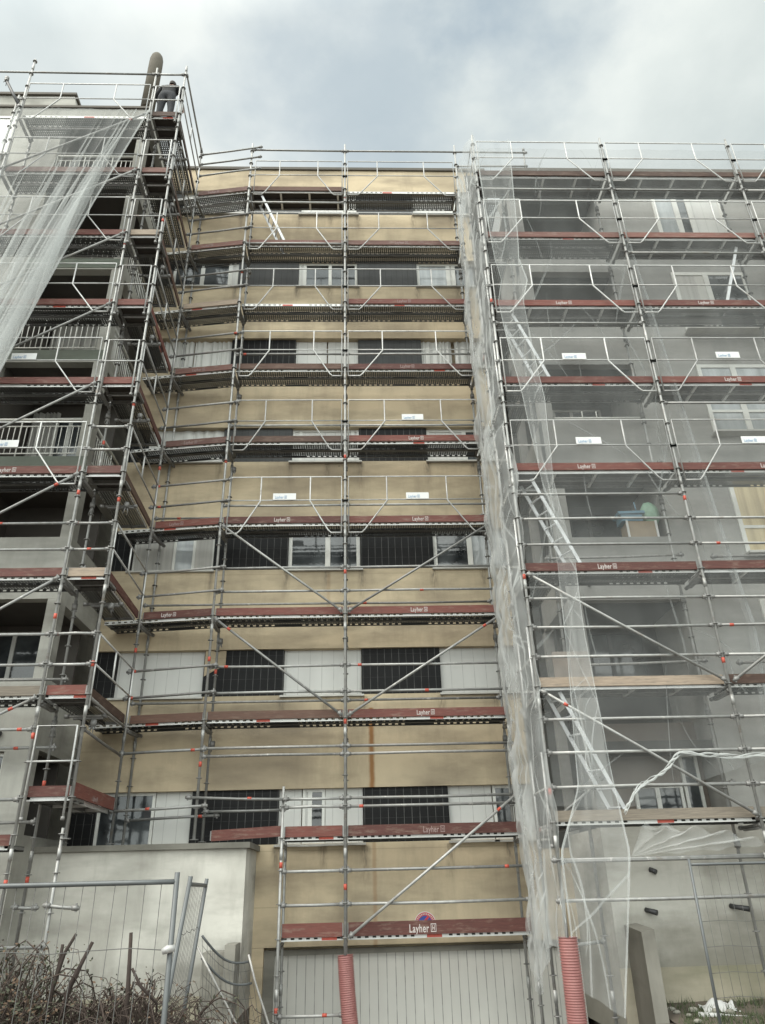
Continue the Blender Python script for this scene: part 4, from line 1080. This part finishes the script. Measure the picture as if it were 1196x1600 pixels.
# ground
mb = MB()
def hgt(x, y):
    if -2.37 < x < 3.44 and y > 6.5: return -1.4 + .0 if y > 13 else -1.4*smooth(6.5, 13, y)
    return 0.
xs = [-150, -40, -15, -8, -4, -2.39, -2.35, 0, 3.42, 3.46, 5, 8, 15, 40, 150]; ys = [-150, -40, -10, 0, 4, 6.5, 8, 10, 12, 13, 14, 16, 24, 60, 200]
for j in range(len(ys)-1):
    for i in range(len(xs)-1):
        xm, ym = (xs[i]+xs[i+1])/2, (ys[j]+ys[j+1])/2
        ramp_ = -2.37 < xm < 3.44
        mb.face([(x, y, hgt(x, y) - .0) for x, y in ((xs[i], ys[j]), (xs[i+1], ys[j]), (xs[i+1], ys[j+1]), (xs[i], ys[j+1]))], 1 if ramp_ else 0)
struct(mb.build('ground', ['soil', 'road'], origin=(0, 0, 0)))
mb = MB(); rg = random.Random(4)
mb.grid(lambda u, v: (3.66+6*u, 11.3+1.38*v, -.02 + .16*v**1.5 + .03*mnoise.noise((u*20, v*6, 0))), 60, 10)
struct(mb.build('soil_bank', 'soil'))
mb = MB()
for i in range(2600):
    x = rg.uniform(3.7, 7.5); y = rg.uniform(11.5, 12.66); z = -.02 + .16*((y-11.3)/1.38)**1.5
    if mnoise.noise((x*1.8, y*3, 2)) < -.12: continue
    h = rg.uniform(.04, .13); a = rg.uniform(0, 6.28); d = V((math.cos(a), math.sin(a), 0))*.006; lean = V((rg.gauss(0, .04), rg.gauss(0, .03), h))
    b = V((x, y, z)); mb.face([b-d, b+d, b+lean])
struct(mb.build('grass', 'grass'), 'stuff')
mb = MB()
def rag(u, v):
    return (4.25+.50*u, 12.2+.28*v, .05 + .13*abs(mnoise.noise((u*3.2, v*3, 1))) + .05*math.sin(u*9+v*5)*math.sin(PI*v) + .07*v)
mb.grid(rag, 26, 14, 0, True); mb.tube([(4.12, 12.15, .06), (4.4, 12.05, .05)], .035, 10); mb.tube([(4.4, 12.1, .06), (4.82, 12.0, .03)], .014, 6)
tag(mb.build('plastic_rubbish', 'trash'), 'crumpled white plastic rubbish on the grass by the right wall', 'rubbish')

rg = random.Random(12)
for q in range(9):
    x, y, r = rg.uniform(3.75, 5.1), rg.uniform(11.75, 12.45), rg.uniform(.025, .07)
    mb = MB(); mb.grid(lambda u, v: (x + r*1.3*math.sin(PI*v)*math.cos(2*PI*u)*(1+.5*mnoise.noise((u*3, v*3, q))), y + r*math.sin(PI*v)*math.sin(2*PI*u), .03 + .09*max(0, (y-11.6)) + r*.7*math.cos(PI*v)), 8, 5, 0, False)
    tag(mb.build('rubble_lump', 'basewall'), 'small pale lump of rubble lying in the grass at lower right', 'rubble', 'rubble lumps in the grass')
# ------------------------------------------------------------------ the worker
PX, PY, PZ = -5.20, 11.93, 18.53
def skin_body():
    vs = []; es = []; rs_ = []
    def v(x, y, z, r): vs.append((PX+x*1.06, PY+y*1.06, PZ+z*1.06)); rs_.append((r[0]*1.06, r[1]*1.06)); return len(vs)-1
    def e(a, b): es.append((a, b))
    pel = v(0, 0, 1.0, (.17, .135)); bel = v(0, .05, 1.17, (.165, .125)); ch = v(0, .13, 1.38, (.19, .13)); nk = v(0, .19, 1.53, (.075, .07)); hd0 = v(0, .235, 1.62, (.085, .09)); hd1 = v(0, .27, 1.72, (.085, .10)); hd2 = v(0, .28, 1.80, (.055, .065))
    for a, b in ((pel, bel), (bel, ch), (ch, nk), (nk, hd0), (hd0, hd1), (hd1, hd2)): e(a, b)
    nose = v(0, .375, 1.68, (.014, .016)); e(hd0, nose)
    for s in (-1, 1):
        hip = v(.10*s, -.01, .92, (.115, .125)); kn = v(.125*s, .01, .50, (.075, .08)); an_ = v(.135*s, -.02, .10, (.055, .055)); to = v(.15*s, .14, .045, (.05, .04))
        e(pel, hip); e(hip, kn); e(kn, an_); e(an_, to)
        sh = v(.19*s, .13, 1.43, (.085, .08)); el = v(.30*s, .10, 1.16, (.06, .06)); wr_ = v(.26*s, .30, 1.03, (.042, .042)); pm = v(.255*s, .38, 1.02, (.042, .025))
        e(ch, sh); e(sh, el); e(el, wr_); e(wr_, pm)
        ear = v(.09*s, .255, 1.68, (.012, .02)); e(hd0, ear)
        for q, (dx, ln) in enumerate(((-.032, .07), (-.011, .085), (.011, .08), (.032, .062))):
            f1 = v(.255*s+dx, .38+ln*.6, 1.015, (.010, .010)); f2 = v(.255*s+dx, .38+ln*.85, .975, (.008, .008)); e(pm, f1); e(f1, f2)
        th = v(.255*s-.05*s, .37, 1.0, (.011, .011)); th2 = v(.255*s-.06*s, .41, .985, (.009, .009)); e(wr_, th); e(th, th2)
    me = bpy.data.meshes.new('person_source'); me.from_pydata(vs, es, [])
    ob = bpy.data.objects.new('person_source', me); C.objects.link(ob)
    sk = ob.modifiers.new('skin', 'SKIN'); sk.use_smooth_shade = True
    sd = ob.modifiers.new('sub', 'SUBSURF'); sd.levels = 2; sd.render_levels = 2
    for i, r in enumerate(rs_): me.skin_vertices[0].data[i].radius = r
    me.skin_vertices[0].data[0].use_root = True
    bpy.context.view_layer.update()
    m2 = bpy.data.meshes.new_from_object(ob.evaluated_get(bpy.context.evaluated_depsgraph_get()))
    pts = [x.co.copy() for x in m2.vertices]; fs = [list(p.vertices) for p in m2.polygons]
    bpy.data.objects.remove(ob); bpy.data.meshes.remove(me); bpy.data.meshes.remove(m2)
    return pts, fs
pts, fs = skin_body()
mb = MB(); mb.v = [V(p) for p in pts]; mb.f = fs
for f in fs:
    c = sum((pts[i] for i in f), V())/len(f) - V((PX, PY, PZ))
    c = c/1.06; hand = c.y > .31 and c.z < 1.1 and abs(c.x) > .15
    mb.m.append(2 if (hand or c.z > 1.55) else 1 if c.z > (1.0 if c.y > .02 else 1.06) and not hand else 0 if c.z > .12 else 3)
    mb.sm.append(True); mb.uv.append(None)
pr = mb.build('person', ['trousers', 'jacket', 'skin', 'boot'], origin=(PX, PY, PZ))
tag(pr, 'person in dark jacket and charcoal trousers seen from behind on the top left scaffold deck', 'person')
mb = MB()
mb.grid(lambda u, v: (PX + 1.06*(.088+.01*math.sin(9*u))*math.sin(PI*v*.62)*math.cos(2*PI*u), PY + 1.06*(.22 + .108*math.sin(PI*v*.62)*math.sin(2*PI*u)), PZ + 1.06*(1.70 + .125*math.cos(PI*v*.62))), 20, 8)
mb.build('hair', 'hair', pr)

# ------------------------------------------------------------------ camera, light, sky
f_, pi_, ro, ya = 1151.08, .4713, -.0264, .0395
fw = V((math.sin(ya)*math.cos(pi_), math.cos(ya)*math.cos(pi_), math.sin(pi_))); rt = V((math.cos(ya), -math.sin(ya), 0)); up = rt.cross(fw)
r2 = rt*math.cos(ro) + up*math.sin(ro); u2 = -rt*math.sin(ro) + up*math.cos(ro)
cam = bpy.data.cameras.new('camera'); co = bpy.data.objects.new('camera', cam); C.objects.link(co)
co.matrix_world = Matrix(((r2.x, u2.x, -fw.x, -.54), (r2.y, u2.y, -fw.y, .06), (r2.z, u2.z, -fw.z, 1.727), (0, 0, 0, 1)))
cam.sensor_fit = 'VERTICAL'; cam.sensor_height = 24; cam.sensor_width = 24; cam.lens = 24*f_/1600; cam.clip_end = 2000; cam.clip_start = .05
bpy.context.scene.camera = co

EL, AZ = math.radians(52), math.radians(236)          # azimuth clockwise from +Y: behind the camera, a little left
sd = V((math.sin(AZ)*math.cos(EL), math.cos(AZ)*math.cos(EL), math.sin(EL)))
sl_ = bpy.data.lights.new('sun', 'SUN'); sl_.energy = 1.5; sl_.angle = math.radians(35); sl_.color = (1, .94, .85)
so = bpy.data.objects.new('sun', sl_); C.objects.link(so); so.rotation_euler = (-sd).to_track_quat('-Z', 'Y').to_euler(); so.location = sd*50
wd = bpy.data.worlds.new('World'); bpy.context.scene.world = wd; wd.use_nodes = True
N, L = wd.node_tree.nodes, wd.node_tree.links; N.clear()
out = N.new('ShaderNodeOutputWorld')
sk = N.new('ShaderNodeTexSky'); sk.sky_type = 'NISHITA'; sk.sun_disc = False; sk.sun_elevation = EL; sk.sun_rotation = AZ; sk.air_density = 1.2; sk.dust_density = 2.5
b1 = N.new('ShaderNodeBackground'); b1.inputs['Strength'].default_value = .09; L.new(sk.outputs[0], b1.inputs['Color'])
g = N.new('ShaderNodeTexCoord').outputs['Generated']
n1 = noise(N, L, scaled(N, L, g, (1.3, 1.3, 2.0)), 1.9, 7, .52)
n2 = noise(N, L, scaled(N, L, g, (1, 1, 1.6)), 4.2, 6, .55)
def blob(x, y, lo, hi):
    a, b = (x-598)/f_, (800-y)/f_; d = (fw + r2*a + u2*b).normalized()
    dp = N.new('ShaderNodeVectorMath'); dp.operation = 'DOT_PRODUCT'; L.new(g, dp.inputs[0]); dp.inputs[1].default_value = d
    nb = mth(N, L, 'ADD', dp.outputs['Value'], mth(N, L, 'MULTIPLY', mth(N, L, 'SUBTRACT', n2, .5), .06))
    return ramp(N, L, nb, [(lo, 0.), (hi, 1.)])
dk = mth(N, L, 'MAXIMUM', blob(780, 45, .982, 1.0), mth(N, L, 'MULTIPLY', blob(560, 160, .975, .998), .8))
dk = mth(N, L, 'MAXIMUM', dk, mth(N, L, 'MULTIPLY', blob(60, 30, .97, .999), .25))
cl_ = ramp(N, L, n1, [(.36, (.36, .395, .385)), (.5, (.455, .485, .465)), (.62, (.54, .56, .53))])
cl_ = mixc(N, L, mth(N, L, 'MULTIPLY', dk, .85), cl_, (.215, .268, .31))
sdn = N.new('ShaderNodeVectorMath'); sdn.operation = 'DOT_PRODUCT'; L.new(g, sdn.inputs[0]); sdn.inputs[1].default_value = (-.12, -.72, .68)
glow = mth(N, L, 'ADD', 1.0, mth(N, L, 'MULTIPLY', ramp(N, L, sdn.outputs['Value'], [(.25, 0.), (.95, 1.)]), 2.6))  # added bright cloud lobe behind the camera, out of view, lights the facade
b2 = N.new('ShaderNodeBackground'); L.new(cl_, b2.inputs['Color']); L.new(glow, b2.inputs['Strength'])
mx = N.new('ShaderNodeMixShader'); mx.inputs[0].default_value = .94
L.new(b1.outputs[0], mx.inputs[1]); L.new(b2.outputs[0], mx.inputs[2]); L.new(mx.outputs[0], out.inputs['Surface'])
sc = bpy.context.scene
sc.view_settings.view_transform = 'Standard'; sc.view_settings.look = 'None'; sc.view_settings.exposure = 0.92; sc.view_settings.gamma = 1
sc.cycles.transparent_max_bounces = 24; sc.cycles.max_bounces = 6; sc.cycles.use_denoising = True
